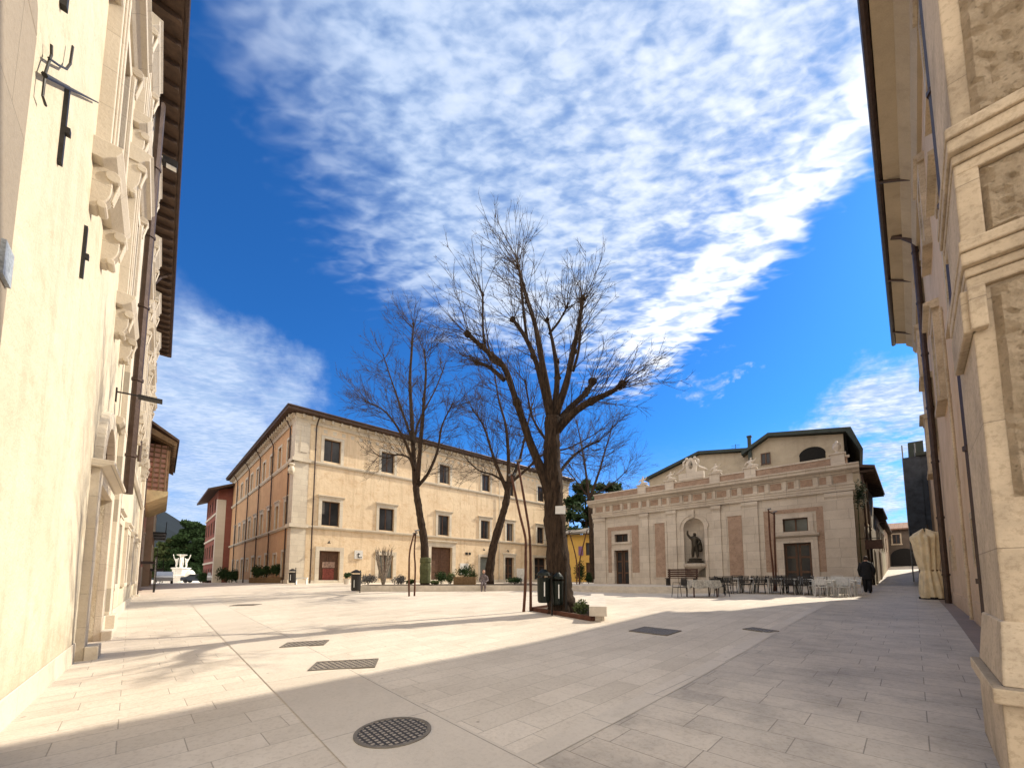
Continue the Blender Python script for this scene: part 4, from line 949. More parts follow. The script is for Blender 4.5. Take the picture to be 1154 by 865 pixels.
m = MB(); fbox(m, RW, 36.1, 45.9, 1.02, 1.04, 3.6, 8.0); fbox(m, RW, 35.9, 35.93, .2, 1.0, 2.2, 8.0); m.build('netting', 'scaff', sc_)
m = MB(); fbox(m, RW, 38, 45.9, -.05, .7, 8.25, 9.5); m.build('water_tank', 'darkroof', sc_)

# ------------------------------------------------------------------ alley, left side houses behind the theatre
AW = Fr(TF.p(Lt,-.1,-EYE)[:2], (.716, .697), (.697, -.716))
def alley_house(name, fr, s0, s1, d, zt, mat, label, ov=.7, wins=(), eave='eave', z0=-1.):
    h = thing(name, fr.p(s0,0,-EYE), label, 'building')
    m = MB(); fbox(m, fr, s0, s1, -d, 0, z0, zt); m.prism([fr.p(s0, n, z) for n, z in ((0,zt),(-d,zt),(-d*.5,zt+d*.16-.04))], [fr.p(s1, n, z) for n, z in ((0,zt),(-d,zt),(-d*.5,zt+d*.16-.04))]); m.build('wall', mat, h)
    m = MB(); m.prism([fr.p(s0-.3,ov,zt-.05), fr.p(s1+.3,ov,zt-.05), fr.p(s1+.3,-d*.5,zt+d*.16), fr.p(s0-.3,-d*.5,zt+d*.16)], [fr.p(s0-.3,ov,zt+.12), fr.p(s1+.3,ov,zt+.12), fr.p(s1+.3,-d*.5,zt+d*.16+.18), fr.p(s0-.3,-d*.5,zt+d*.16+.18)])
    m.prism([fr.p(s0-.3,-d-.4,zt-.05), fr.p(s1+.3,-d-.4,zt-.05), fr.p(s1+.3,-d*.5,zt+d*.16), fr.p(s0-.3,-d*.5,zt+d*.16)], [fr.p(s0-.3,-d-.4,zt+.12), fr.p(s1+.3,-d-.4,zt+.12), fr.p(s1+.3,-d*.5,zt+d*.16+.18), fr.p(s0-.3,-d*.5,zt+d*.16+.18)])
    m.build('roof', eave, h)
    m = MB(); s = s0
    while s < s1: fbox(m, fr, s, s+.1, 0, ov-.05, zt-.2, zt-.06); s += .7
    m.build('rafters', 'eave', h)
    for a, b, c, d_ in wins: window(fr, h, a, b, c, d_, 'stone_r', .12, .06, 0, .08, 0, -.015)
    return h
h = alley_house('alley_house', AW, 5.7, 17, 3.2, 6.9, 'grey_plaster', 'beige house with wide dark eave directly behind the right end of the theatre', .75, [(6.0,6.8,3.6,5.2),(8,8.8,3.6,5.2),(6.3,7.4,-.5,2.0),(11,11.8,3.6,5.2),(13.5,14.4,-.4,2.)])
pipe(AW, h, 5.8, .1, -.6, 6.6, .05); pipe(AW, h, 9.0, .1, -.6, 6.6, .05)
alley_house('alley_house', AW, 17.1, 24, 4, 5.6, 'brown_plaster', 'brown old house in the alley with small windows, second behind the theatre', .6, [(18,18.9,2.8,4.4),(21,21.9,2.8,4.4),(19.5,20.6,-.2,2.2)])
alley_house('alley_house', AW, 24.1, 31, 5, 5.3, 'pale', 'pale yellow house down the alley on the left side', .5, [(25,25.9,2.8,4.4),(28,28.9,2.8,4.4)])
alley_house('alley_house', AW, 31.1, 41, 5, 5.6, 'brown_plaster', 'dim brown house, last one on the left side of the alley', .4, [(33,33.9,3.,4.4)])
q = AW.p(41.5, -1, 0); END = Fr((q.x, q.y), (.697, -.716), (-.716, -.697))
h = alley_house('alley_house', END, 0, 8, 6, 6.0, 'dark_plaster', 'brown house with a dark passage closing off the far end of the alley', .5, [(1.4,2.1,4.2,5.4)], 'tile')
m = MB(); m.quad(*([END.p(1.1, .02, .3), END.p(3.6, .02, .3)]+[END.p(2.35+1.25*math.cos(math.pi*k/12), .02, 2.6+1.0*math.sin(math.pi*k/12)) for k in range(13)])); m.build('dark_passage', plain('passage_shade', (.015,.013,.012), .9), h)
# hanging sign in the alley
t = thing('hanging_sign', AW.p(1.6, 0, 1.8), 'small dark hanging sign on an arm at the mouth of the alley', 'sign')
MB().tube([AW.p(1.6,0,2.15), AW.p(1.6,1.0,2.15)], .02, 5).build('arm', 'iron', t)
o = MB(); fbox(o, AW, 1.57, 1.63, .25, .95, 1.55, 2.05); o.build('sign_board', 'wood2', t)
# ivy on the theatre corner
m = MB(); 
m.leaves(AW.p(.7,.25,4.5), (.4,.3,.9), 620, .07, .1); m.tube([AW.p(.7,.1,-.5), AW.p(.65,.12,2.), AW.p(.7,.15,4.9)], .02, 5)
tag(m.build('climbing_plant', 'leaf', None, recalc=False), 'dry climbing plant hanging at the right corner of the theatre', 'plant')

# ------------------------------------------------------------------ yellow building between palazzo and theatre
YB = Fr((6.2, 43.4), (.97, -.24), (-.24, -.97))
yb = thing('yellow_house', YB.p(0,0,-EYE), 'low ochre yellow building with grey roof between the palazzo and the theatre', 'building')
w = MB(); wall(w, YB, 0, 8, -1, 4.7, [(2.0,2.9,-.6,1.6),(2.0,2.8,2.4,3.8),(5.3,6.1,-.6,1.8)], 0, .25); w.build('wall', 'yellow', yb)
window(YB, yb, 2.0,2.8,2.4,3.8, 'yellow', .12, .05, dep=.2); door(YB, yb, 2.0,2.9,-.6,1.6, 'yellow', .12, .05, dep=.2); door(YB, yb, 5.3,6.1,-.6,1.8, 'yellow', .12, .05, dep=.2)
m = MB(); m.prism([YB.p(-.3,.8,4.7), YB.p(8.3,.8,4.7), YB.p(8.3,-6,6.0), YB.p(-.3,-6,6.0)], [YB.p(-.3,.8,4.85), YB.p(8.3,.8,4.85), YB.p(8.3,-6,6.2), YB.p(-.3,-6,6.2)]); m.build('roof', plain('grey_roof', (.2,.17,.14), .8), yb)
shell_back(YB, yb, 0, 8, 6, -1, 4.7, 'yellow')
m = MB(); fbox(m, YB, 1.2, 1.7, .05, .12, 2.4, 3.4); tag(m.build('violet_sign', 'purple'), 'small violet sign on the ochre yellow wall', 'sign')

# ------------------------------------------------------------------ TREES
def grow(mb, p, d, L, r, lvl, up=.12, sides=3, dens=1., jit=.16, kids=(5, 3), sub=.42):
    n = 5 if L > .9 else 3; pts = [p.copy()]; rr = [r]; d = d.normalized(); q = p.copy()
    for i in range(n):
        d = (d+Vector((random.gauss(0, jit), random.gauss(0, jit), random.gauss(0, jit)+up))).normalized(); q = q+d*(L/n)
        pts.append(q.copy()); rr.append(r*(1-.75*(i+1)/n))
    mb.tube(pts, rr, 4 if r > .02 else 3, False)
    if lvl > 0:
        k = int(kids[0]*dens*random.uniform(.7, 1.3)*max(.6, min(1.6, L/1.5)))
        for _ in range(k):
            t = random.uniform(.2, .97)*n; i = min(int(t), n-1); b = pts[i].lerp(pts[i+1], t-i); ax = (pts[i+1]-pts[i]).normalized()
            o = ax.orthogonal().normalized(); o.rotate(Matrix.Rotation(random.uniform(0, 6.283), 3, ax))
            dd = ax*math.cos(rad(random.uniform(22, 45)))+o*math.sin(rad(random.uniform(25, 48)))
            grow(mb, b, dd, L*sub*random.uniform(.6, 1.25)*(1-.35*t/n), max(r*.55, .0048), lvl-1, up, 3, dens, jit, kids, sub)
def limb(mb, pts, r0, r1, sides=10, knots=True):
    P = [Vector(p) for p in pts]; n = len(P); sm = []
    for i in range(n-1):
        p0, p1, p2, p3 = P[max(i-1, 0)], P[i], P[i+1], P[min(i+2, n-1)]
        NS = 8 if r0 > .25 else 4
        for k in range(NS):
            t = k/NS; sm.append(.5*((2*p1)+(-p0+p2)*t+(2*p0-5*p1+4*p2-p3)*t*t+(-p0+3*p1-3*p2+p3)*t**3))
    sm.append(P[-1]); m = len(sm)
    rr = [(r0+(r1-r0)*(i/(m-1))**.8)*random.uniform(.93, 1.09) for i in range(m)]
    if knots and r0 > .04 and r0 < .25:
        mb.blob(sm[-1], (r1*1.9,)*3, (8, 6), .18)
        for _ in range(2): i = random.randint(m//3, m-2); mb.blob(sm[i]+Vector((random.uniform(-.5,.5),random.uniform(-.5,.5),0))*rr[i], (rr[i]*1.25,)*3, (8, 6), .15)
    mb.tube(sm, rr, 26 if r0 > .25 else sides, True, .16 if r0 > .25 else .10); return sm, rr

# 1: the big pollarded tree
BY = 12.4
tb = at(634, 685, BY); tb.z = gz(tb.x, tb.y)
t1 = thing('bare_tree', tb, 'largest bare tree with thick pollarded limbs, in the rusty kerb bed', 'tree', 'bare trees in the square')
tr = MB(); cw = MB()
def pp(x, y, dy=0): return at(x, y, BY+dy)
trunk = [Vector((tb.x, tb.y, tb.z-.2)), pp(631,660), pp(628,620), pp(625,580), pp(623,540), pp(622,505), pp(623,470)]
limb(tr, trunk[:1]+[tb+Vector((-.02,0,.12))]+trunk[1:], .46, .23, 14)
m_ = MB()
for i in range(9):           # root flare
    a = i*.7; tr.tube([tb+Vector((.2*math.cos(a),.2*math.sin(a),.55)), tb+Vector((.36*math.cos(a),.36*math.sin(a),.1)), tb+Vector((.5*math.cos(a),.5*math.sin(a),-.12))], [.12,.13,.06], 7)
limbs = [
 ([(623,575,0),(612,535,-.1),(598,500,-.3),(588,470,-.4),(578,440,-.5),(567,412,-.6),(548,395,-.8),(527,376,-1)], .17, .06, 12),
 ([(566,412,-.6),(553,404,-.7),(545,380,-.7),(544,332,-.7)], .06, .03, 4),
 ([(568,428,-.6),(552,414,-.3),(537,408,0)], .07, .05, 5),
 ([(622,480,0),(614,445,.3),(605,410,.5),(592,380,.6),(578,360,.6)], .14, .06, 8),
 ([(594,384,.6),(590,350,.8),(587,320,.9),(583,292,1.)], .06, .03, 6),
 ([(623,475,0),(613,420,-.3),(604,370,-.5),(592,330,-.6),(584,300,-.7)], .13, .04, 9),
 ([(624,470,0),(628,425,.2),(624,392,.5),(617,360,.6)], .12, .04, 7),
 ([(619,376,.55),(630,362,.7),(639,346,.7)], .05, .03, 5),
 ([(625,472,0),(638,432,-.2),(646,395,-.3),(652,368,-.4),(657,336,-.4)], .13, .055, 9),
 ([(646,418,.4),(652,395,.5),(654,370,.6),(655,344,.6)], .05, .04, 4),
 ([(627,478,0),(642,460,.3),(660,443,.6),(668,430,.8)], .13, .08, 9),
 ([(628,485,0),(650,462,-.3),(670,450,-.6),(688,442,-.8),(702,432,-1)], .15, .06, 10),
 ([(622,545,0),(640,520,.8),(656,506,1.4),(674,497,1.8)], .07, .03, 8),
 ([(626,520,0),(618,500,1.),(600,470,2.),(592,430,2.6)], .08, .03, 8),
]
cen = pp(622, 470)
for pts, r0, r1, ns in limbs:
    sm, rr = limb(tr, [pp(*p) for p in pts], r0, r1, 8)
    for k in range(int(ns*3.0)):
        i = int(len(sm)*random.uniform(.28, .999)); i = min(i, len(sm)-2); b = sm[i]; ax = (sm[i+1]-sm[i]).normalized()
        o = ax.orthogonal().normalized(); o.rotate(Matrix.Rotation(random.uniform(0, 6.283), 3, ax))
        out = (b-cen); out.z *= .3; out = out.normalized() if out.length > .01 else Vector((0,0,1))
        dd = ax*.25+o*.75+out*.8+Vector((0,0,.3))
        grow(cw, b, dd, random.uniform(.9, 2.1), .0145, 2, .035, dens=.8, jit=.07, kids=(6, 3), sub=.40)
    for k in range(7): grow(cw, sm[-1], (sm[-1]-sm[-3]).normalized()+Vector((random.gauss(0,.7),random.gauss(0,.7),.15)), random.uniform(.9, 1.8), .0135, 2, .035, dens=.8, jit=.07, kids=(6, 4), sub=.46)
for y in (610, 575, 560):   # epicormic shoots on the trunk
    for _ in range(5): grow(cw, pp(624,y), Vector((random.gauss(0,1),random.gauss(0,1),.5)), .9, .01, 1, .1)
tr.build('trunk', 'bark', t1, True, recalc=False); cw.build('crown', 'twig', t1, False, recalc=False)
o = MB(); q = pp(631.5, 574, -.36); o.hexa([(q.x-.16,q.y-.0,q.z-.13),(q.x+.16,q.y+.02,q.z-.13),(q.x+.16,q.y+.03,q.z-.13),(q.x-.16,q.y+.01,q.z-.13),(q.x-.155,q.y-.02,q.z+.11),(q.x+.165,q.y,q.z+.13),(q.x+.165,q.y+.01,q.z+.13),(q.x-.155,q.y-.01,q.z+.11)])
tag(o.build('paper_notice', 'whitepl'), 'white notice pinned on the trunk of the largest tree', 'notice')

def tree2(base, trunk_px, limbs_px, Y, label, r0, shootL, top, dens=1., seed=1):
    random.seed(seed)
    t = thing('bare_tree', base, label, 'tree', 'bare trees in the square'); tr = MB(); cw = MB(); P2 = lambda x, y, dy=0: at(x, y, Y+dy)
    sm, rr = limb(tr, [base+Vector((0,0,-.2))]+[P2(*p) for p in trunk_px], r0, r0*.6, 12)
    cc = sm[-1]
    for pts, a, b, ns in limbs_px:
        sm, rr = limb(tr, [P2(*p) for p in pts], a, b, 8)
        for k in range(int(ns*3.2)):
            i = min(int(len(sm)*random.uniform(.15, .999)), len(sm)-2); bb = sm[i]; ax = (sm[i+1]-sm[i]).normalized()
            o = ax.orthogonal().normalized(); o.rotate(Matrix.Rotation(random.uniform(0, 6.283), 3, ax))
            out = (bb-cc); out.z *= .2; out = out.normalized() if out.length > .01 else Vector((0,0,1))
            grow(cw, bb, ax*.35+o*.8+out*.5+Vector((0,0,.1)), shootL*random.uniform(.5, 1.05), .018, 2, .03, dens=dens*1.25, jit=.08, kids=(6, 4), sub=.46)
        for k in range(3): grow(cw, sm[-1], (sm[-1]-sm[-3]).normalized()+Vector((random.gauss(0,.3),random.gauss(0,.3),.2)), shootL*random.uniform(.6, 1.0), .02, 2, .04, dens=dens, jit=.06, kids=(6, 4), sub=.46)
    tr.build('trunk', 'bark', t, True, recalc=False); cw.build('crown', 'twig', t, False, recalc=False); return t
b2 = at(479, 657, 25.3)
tree2(b2, [(479,640),(478,610),(474,585),(470,560),(468,542)],
 [([(468,545,0),(466,510,.2),(464,470,.3),(462,430,.3),(464,395,.3),(466,365,.3)], .2, .05, 16),
  ([(470,545,0),(474,500,-.6),(477,460,-1),(480,420,-1.2),(478,395,-1.2)], .17, .04, 13),
  ([(470,548,0),(482,534,.2),(493,508,.4),(498,480,.6),(510,455,.8)], .13, .04, 11),
  ([(467,530,0),(460,505,-.5),(447,480,-1),(432,462,-1.4),(412,452,-1.8)], .12, .03, 12),
  ([(466,530,0),(461,516,.8),(448,512,1.6),(436,516,2.4),(425,512,3)], .09, .03, 9),
  ([(466,520,0),(470,480,1.5),(490,440,2.6),(500,415,3)], .1, .03, 10),
  ([(466,500,0),(452,460,1.),(440,425,2),(432,400,2.4)], .1, .03, 11)],
 25.3, 'slender bare tree with a green wrapped trunk, leftmost of the bare trees', .3, 2.6, 345, .9, 3)
b3 = at(551, 656, 26.2)
tree2(b3, [(552,640),(557,612),(565,585),(571,562),(573,545)],
 [([(573,548,0),(573,515,0),(570,480,.2),(562,450,.4),(558,425,.5)], .17, .04, 13),
  ([(571,552,0),(560,525,-.4),(553,505,-.7),(545,480,-1),(533,462,-1.3)], .14, .04, 12),
  ([(574,548,0),(585,520,.5),(592,490,.8),(600,455,1)], .14, .04, 12),
  ([(574,545,0),(594,528,-.5),(612,512,-1),(640,505,-1.4),(665,492,-1.8)], .12, .03, 13),
  ([(572,545,0),(556,535,1),(540,530,1.8),(528,520,2.4)], .1, .03, 9)],
 26.2, 'bare tree with a leaning dark trunk standing behind the seated person', .32, 2.8, 420, .9, 5)
b4 = at(668, 652, 38.); b4.z = gz(b4.x, b4.y)
tree2(b4, [(667,620),(666,590),(664,560)],
 [([(664,562,0),(660,530,.3),(655,500,.5),(650,475,.5)], .16, .04, 11), ([(664,562,0),(674,535,-.4),(682,508,-.8),(690,480,-1)], .15, .04, 11), ([(664,560,0),(690,545,.8),(706,530,1.2)], .1, .03, 8), ([(663,560,0),(648,540,0),(636,525,0)], .1, .03, 8)],
 38., 'farther bare tree half hidden behind the largest one, in front of the yellow house', .28, 3.6, 470, .8, 9)
# green wrap round the slender tree
o = MB(); q = b2.copy(); o.lathe((q.x, q.y, q.z+.02), [(.36,0),(.34,.5),(.37,.9),(.33,1.3),(.37,1.34),(.35,1.6),(.3,1.64)], 14); tag(o.build('trunk_wrap', 'moss'), 'olive green protective wrap around the slender tree trunk', 'trunk wrap')

# evergreen trees in the distance
def conifer(x, y, h, wd, label, name='evergreen_tree', mat='leaf', layers=9, flat=.3, n=520, sz=.32):
    z0 = gz(x, y); t = thing(name, (x, y, z0), label, 'tree', 'evergreens in the distance')
    tm = MB(); tm.tube([(x,y,z0-.3),(x+.1,y,z0+h*.5),(x,y,z0+h*.96)], [.32,.2,.05], 8); cm = MB()
    for k in range(layers):
        f = k/(layers-1); zz = z0+h*(.2+.78*f); R_ = wd*(1-f*.72)
        nb = 6
        for j in range(nb):
            a = random.uniform(0, 6.283); L = R_*random.uniform(.5, 1.); e = Vector((x+math.cos(a)*L, y+math.sin(a)*L, zz+random.uniform(-.4,.5)))
            tm.tube([(x,y,zz-.3), e], [.07,.02], 4, False)
            cm.leaves(e, (R_*.42,R_*.42,h*.035+.25), n//nb, sz, .15)
            cm.leaves(Vector((x,y,zz)).lerp(e,.5), (R_*.35,R_*.35,h*.04+.2), n//nb//2, sz, .1)
    tm.build('trunk', 'bark', t, recalc=False); cm.build('crown', mat, t, recalc=False); return t
random.seed(4)
conifer(9.5, 50, 12., 5.5, 'dark cedar showing above the yellow house and the left end of the theatre', 'cedar_tree', layers=8, n=700)
conifer(13.5, 54, 13., 5.8, 'dark cedar rising over the theatre roof line', 'cedar_tree', layers=8, n=700)
conifer(4.5, 55, 11.5, 4, 'dark evergreen behind the yellow house, left of the cedars')
conifer(-84, 108, 15, 7, 'dark evergreen to the right behind the fountain', layers=8, n=900, sz=.5)
conifer(-92, 112, 17., 8, 'tallest dark green tree behind the fountain', layers=8, n=1000, sz=.5)
conifer(-97, 112, 12., 7, 'olive green tree behind the fountain on its left', mat='leaf2', layers=6, n=900, sz=.5)
conifer(-78, 104, 12., 6, 'dark evergreen showing beside the red house', layers=7, n=900, sz=.5)
conifer(-101, 113, 11., 6, 'olive tree farthest left beyond the fountain', mat='leaf2', layers=6, n=800, sz=.5)
# ------------------------------------------------------------------ FOUNTAIN
fx, fy = at(203, 656, 86).x, 86.
fz = gz(fx, fy); ft = thing('fountain', (fx, fy, fz), 'white stone fountain with figures holding up a basin, far across the square on the left', 'fountain')
FS = 1.5
def fl(c, prof, n): return MB().lathe((fx+c[0]*FS, fy+c[1]*FS, fz+c[2]*FS), [(r*FS, z*FS) for r, z in prof], n)
fl((0,0,-.1), [(2.3,0),(2.3,.25),(2.1,.3),(2.15,.8),(2.3,.9),(2.0,.92),(1.95,.6)], 8).build('basin', 'whitestone', ft)
fl((0,0,.3), [(1.2,0),(1.2,.8),(1.0,.9),(1.0,1.7),(1.15,1.8),(1.15,1.95),(.6,2.0)], 8).build('pedestal', 'whitestone', ft)
fl((0,0,2.2), [(.25,0),(.14,.6),(.18,1.0),(.12,1.6),(.3,1.75),(.6,1.9),(.65,1.98),(.5,2.0)], 12).build('upper_bowl', 'whitestone', ft)
for i in range(4):
    a = i*math.pi/2+.5; d = Vector((math.cos(a), math.sin(a), 0))
    v = [d*.5+Vector((0,0,.75)), d*.55+Vector((0,0,1.1)), d*.6+Vector((0,0,1.3)), d*.66+Vector((0,0,1.45)), d*.6+Vector((0,0,.4)), d*.4+Vector((0,0,0)), d*.85+Vector((0,0,1.5)), d*1.0+Vector((0,0,2.1)), d*.35+Vector((0,0,1.6))]
    o = figure([q*FS for q in v], [(0,1),(1,2),(2,3),(0,4),(4,5),(1,6),(6,7),(1,8)], [r*FS for r in (.15,.17,.07,.1,.11,.09,.06,.05,.06)], 0, 'carved_figure', 'whitestone', ft); o.location = (0,0,2.1*FS)
fl((-1.7,-.9,.8), [(.3,0),(.2,.5),(.3,.9),(.15,1.3),(.2,1.6),(.06,1.75)], 8).build('side_statue', 'whitestone', ft); fl((1.9,-.6,.8), [(.5,0),(.6,.5),(.4,.9),(.2,1.1)], 8).build('side_sculpture', 'whitestone', ft)

# ------------------------------------------------------------------ shrubs, pots
def shrub(x, y, r, h, label, mat='leaf', pot=None, n=600, sz=.06, z=None, name='shrub'):
    z0 = gz(x, y) if z is None else z; t = thing(name, (x, y, z0), label, 'shrub')
    b = 0
    if pot == 'pot': MB().lathe((x,y,z0), [(.2,0),(.26,.35),(.3,.42),(.26,.42),(.24,.38)], 14).build('pot', 'seat_stone', t); b = .4
    if pot == 'box': MB().box(x-r,x+r,y-.25,y+.25,z0,z0+.5).build('planter_box', 'woodl', t); b = .45
    sm = MB()
    for i in range(7): sm.tube([(x,y,z0+b), (x+random.uniform(-.5,.5)*r, y+random.uniform(-.5,.5)*r, z0+b+h*.8)], [.015,.006], 4, False)
    sm.build('stem', 'twig', t, recalc=False)
    lm = MB()
    for i in range(6): lm.leaves((x+random.uniform(-.45,.45)*r, y+random.uniform(-.3,.3)*r, z0+b+h*random.uniform(.35,.65)), (r*.6,min(r,.5)*.7,h*.38), n//6, sz, .2)
    lm.build('foliage', mat, t, recalc=False); return t
PZ = EYE-.47
for (x, Y, r_, h_, mt, pot, lab, nm) in [
  (391, 31.5, .4, .55, 'leaf', 'pot', 'round clipped shrub in a pale pot beside the shop door', 'potted_shrub'),
  (415, 24.7, .75, .75, 'lav', None, 'low grey lavender bush left of the multi-stemmed young tree', 'lavender_bush'),
  (449, 24.7, .5, .72, 'lav', None, 'low grey lavender bush right of the multi-stemmed young tree', 'lavender_bush'),
  (497, 25.2, .5, .95, 'leaf', None, 'dark green bush in the planter in front of the portal door', 'shrub'),
  (508, 26.5, .45, .9, 'leaf2', None, 'olive bush in the planter right of the portal door', 'shrub'),
  (524, 25.0, .7, .9, 'leaf', 'box', 'leafy plant in the wooden planter box', 'planter_shrub'),
  (532, 25.6, .45, 1.1, 'leaf2', None, 'sparse olive plant just behind the wooden planter box', 'planter_shrub'),
  (580, 25.2, .6, .5, 'leaf', None, 'low plants in the bed behind the two bent poles', 'shrub'),
  (463, 25.2, .35, .35, 'leaf2', None, 'small olive plant at the foot of the wrapped tree, left side', 'shrub'),
  (490, 24.6, .3, .3, 'leaf2', None, 'small olive plant at the foot of the wrapped tree, right side', 'shrub')]:
    p = at(x, 650, Y); shrub(p.x, Y, r_, h_, lab, mt, pot, 900, .05, PZ if Y < 30 else None, nm)
for i, (x, Y, r_, h_) in enumerate(((290,36,.6,1.3),(300,34.5,.6,1.1),(311,33,.6,1.2),(256,52,1.5,2.2),(268,48,1.3,1.8),(226,58,1.6,1.7),(236,57,1.5,1.5),(183,50,1.0,2.6))):
    p = at(x, 650, Y)
    shrub(p.x, Y, r_, h_, ['bush in a box against the orange side wall, farthest of three','bush in a box against the orange side wall, middle of three','bush in a box against the orange side wall, nearest the corner','big dark bush at the foot of the red house','dark bush between the red house and the orange wall','dark bush right of the fountain','dark bush farther right of the fountain','tall dark bush left of the fountain'][i], 'leaf', 'box' if i < 3 else None, 1100, .07 if i < 3 else .11)
p = at(655, 652, 30); shrub(p.x-.1, 30, .5, 1.9, 'dark climbing bush at the foot of the far pair of bent poles', 'leaf', None, 900, .07)
p = at(664, 655, 31); shrub(p.x, 31.2, .4, 1.0, 'small dark bush by the left corner of the theatre', 'leaf', None, 700, .07)
# multi-stemmed young tree in the bed
p = at(432, 655, 24.9); t = thing('young_tree', (p.x, 24.9, PZ), 'pale multi-stemmed pruned young tree between two lavender bushes', 'tree')
m = MB()
for i in range(9):
    a = i*.7; m.tube([(p.x,24.9,PZ), (p.x+.15*math.cos(a),24.9+.15*math.sin(a),PZ+.5), (p.x+.42*math.cos(a),24.9+.4*math.sin(a),PZ+1.6), (p.x+.5*math.cos(a),24.9+.5*math.sin(a),PZ+2.2)], [.09,.07,.06,.035], 6)
m.build('trunk', plain('pale_bark', (.3,.25,.2), .9, 0, .6, 9), t)
m = MB()
for i in range(34): a = random.uniform(0,6.28); grow(m, Vector((p.x+.4*math.cos(a),24.9+.4*math.sin(a),PZ+random.uniform(1.3,2.1))), Vector((math.cos(a),math.sin(a),1.2)), .5, .012, 1, .1)
m.build('crown', 'twig', t, recalc=False)

# ------------------------------------------------------------------ bent pole pairs (lighting masts)
def mast_pair(pA, pB, Y, label, tie=None):
    base = at(*pA[0], Y); z0 = gz(base.x, base.y); t = thing('light_mast', (base.x, base.y, z0), label, 'light mast', 'pairs of bent rusty poles')
    for k, pp_ in enumerate((pA, pB)):
        Q = [at(x, y, Y+.15*k) for x, y in pp_]; Q[0].z = gz(Q[0].x, Q[0].y)-.05
        m = MB(); limb(m, Q, .05, .036, 8, False); m.build('pole', 'rust', t, True)
    a = at(*pA[-1], Y); b = at(*pB[-1], Y)
    for q in (a, b):
        m = MB(); m.tube([q+Vector((-.08,-.03,-.04)), q+Vector((.1,.04,0)), q+Vector((.15,.06,.01))], [.03,.035,.045], 8); m.build('spotlight', 'galv', t)
    q = a.lerp(b, .5)-Vector((0,0,.12)); m = MB(); m.tube([a-Vector((0,0,.15)), b-Vector((0,0,.15))], .025, 6); m.build('tie', 'iron', t)
mast_pair([(590,688),(592,660),(592.5,625),(592,605),(586,580),(576,534)], [(598,689),(598,650),(597,605),(592,570),(583,518)], gpx(594, 689)[1], 'tall pair of bent rusty poles left of the largest tree')
mast_pair([(461,671),(461,640),(462,620),(467,600)], [(467,671),(468,640),(467,620),(469,597)], gpx(464, 671.5)[1], 'shorter pair of bent poles in front of the wrapped slender tree')
mast_pair([(650,662),(650,635),(646,615),(641,598)], [(653,662),(653,635),(657,615),(662,596)], 28.0, 'pair of poles spreading apart behind the largest tree before the yellow house')
mast_pair([(873,665),(871,640),(868,610),(866,573)], [(875,665),(874,640),(873,610),(872.5,576)], gpx(874, 666)[1], 'pair of rusty poles among the cafe chairs in front of the theatre')

# ------------------------------------------------------------------ kerb bed, bench stone, bins by the big tree
kA = Vector((*gpx(600, 688), 0)); kB = Vector((*gpx(667, 699.5), 0)); ke = (kB-kA).normalized(); kn = Vector((-ke.y, ke.x, 0))
kb = [tuple(p)[:2] for p in (kA, kB, kB+kn*.45-ke*.1, kA+kn*1.9+ke*.9, kA+kn*1.4-ke*.3)]
m = MB()
for a, b in zip(kb, kb[1:]+kb[:1]):
    A, B = Vector((*a,0)), Vector((*b,0)); d = (B-A).normalized(); nn = Vector((-d.y,d.x,0))*.04
    za, zb = gz(*a), gz(*b); tp = .13
    m.prism([A-nn+Vector((0,0,za-.1)), B-nn+Vector((0,0,zb-.1)), B+nn+Vector((0,0,zb-.1)), A+nn+Vector((0,0,za-.1))], [A-nn+Vector((0,0,za+tp)), B-nn+Vector((0,0,zb+tp)), B+nn+Vector((0,0,zb+tp)), A+nn+Vector((0,0,za+tp))])
tag(m.build('tree_kerb', 'rust'), 'low rusty steel kerb around the foot of the largest tree', 'kerb')
o = MB().prism([(x,y,gz(x,y)-.1) for x, y in kb], [(x,y,gz(x,y)+.06) for x, y in kb]).build('tree_bed', 'soil'); o['kind'] = 'structure'
q = gpx(674, 700); t = thing('stone_bench', (q[0], q[1], gz(*q)), 'thick white stone block bench beside the rusty kerb of the largest tree', 'bench')
A = Vector((q[0], q[1], 0)); B = A+Vector((.95, 4.4, 0)); d = (B-A).normalized(); nn = Vector((-d.y,d.x,0)); zA, zB = gz(A.x,A.y), gz(B.x,B.y)
def blk(a0, a1, w, z0, z1, name, mat):
    p, q = A+d*a0, A+d*a1; L_ = (B-A).length; f0 = zA+(zB-zA)*a0/L_; f1 = zA+(zB-zA)*a1/L_
    MB().prism([p-nn*w+Vector((0,0,f0+z0)), p+nn*w+Vector((0,0,f0+z0)), p+nn*w+Vector((0,0,f0+z1)), p-nn*w+Vector((0,0,f0+z1))], [q-nn*w+Vector((0,0,f1+z0)), q+nn*w+Vector((0,0,f1+z0)), q+nn*w+Vector((0,0,f1+z1)), q-nn*w+Vector((0,0,f1+z1))]).build(name, mat, t)
blk(0, 4.2, .23, .14, .40, 'seat', 'seat_stone'); blk(.12, 4.1, .17, -.08, .14, 'base', 'band')
q = at(648, 690, 10.2); p0 = Vector((1.75, 10.6, 0)); q = gpx(655, 693); t = thing('shrub', (q[0],q[1],gz(*q)), 'dry grey-green tuft in the kerb bed next to the stone bench', 'shrub')
m = MB(); m.leaves((q[0],q[1],gz(*q)+.25), (.25,.3,.24), 480, .05, .1); m.build('foliage', 'leaf2', t, recalc=False)

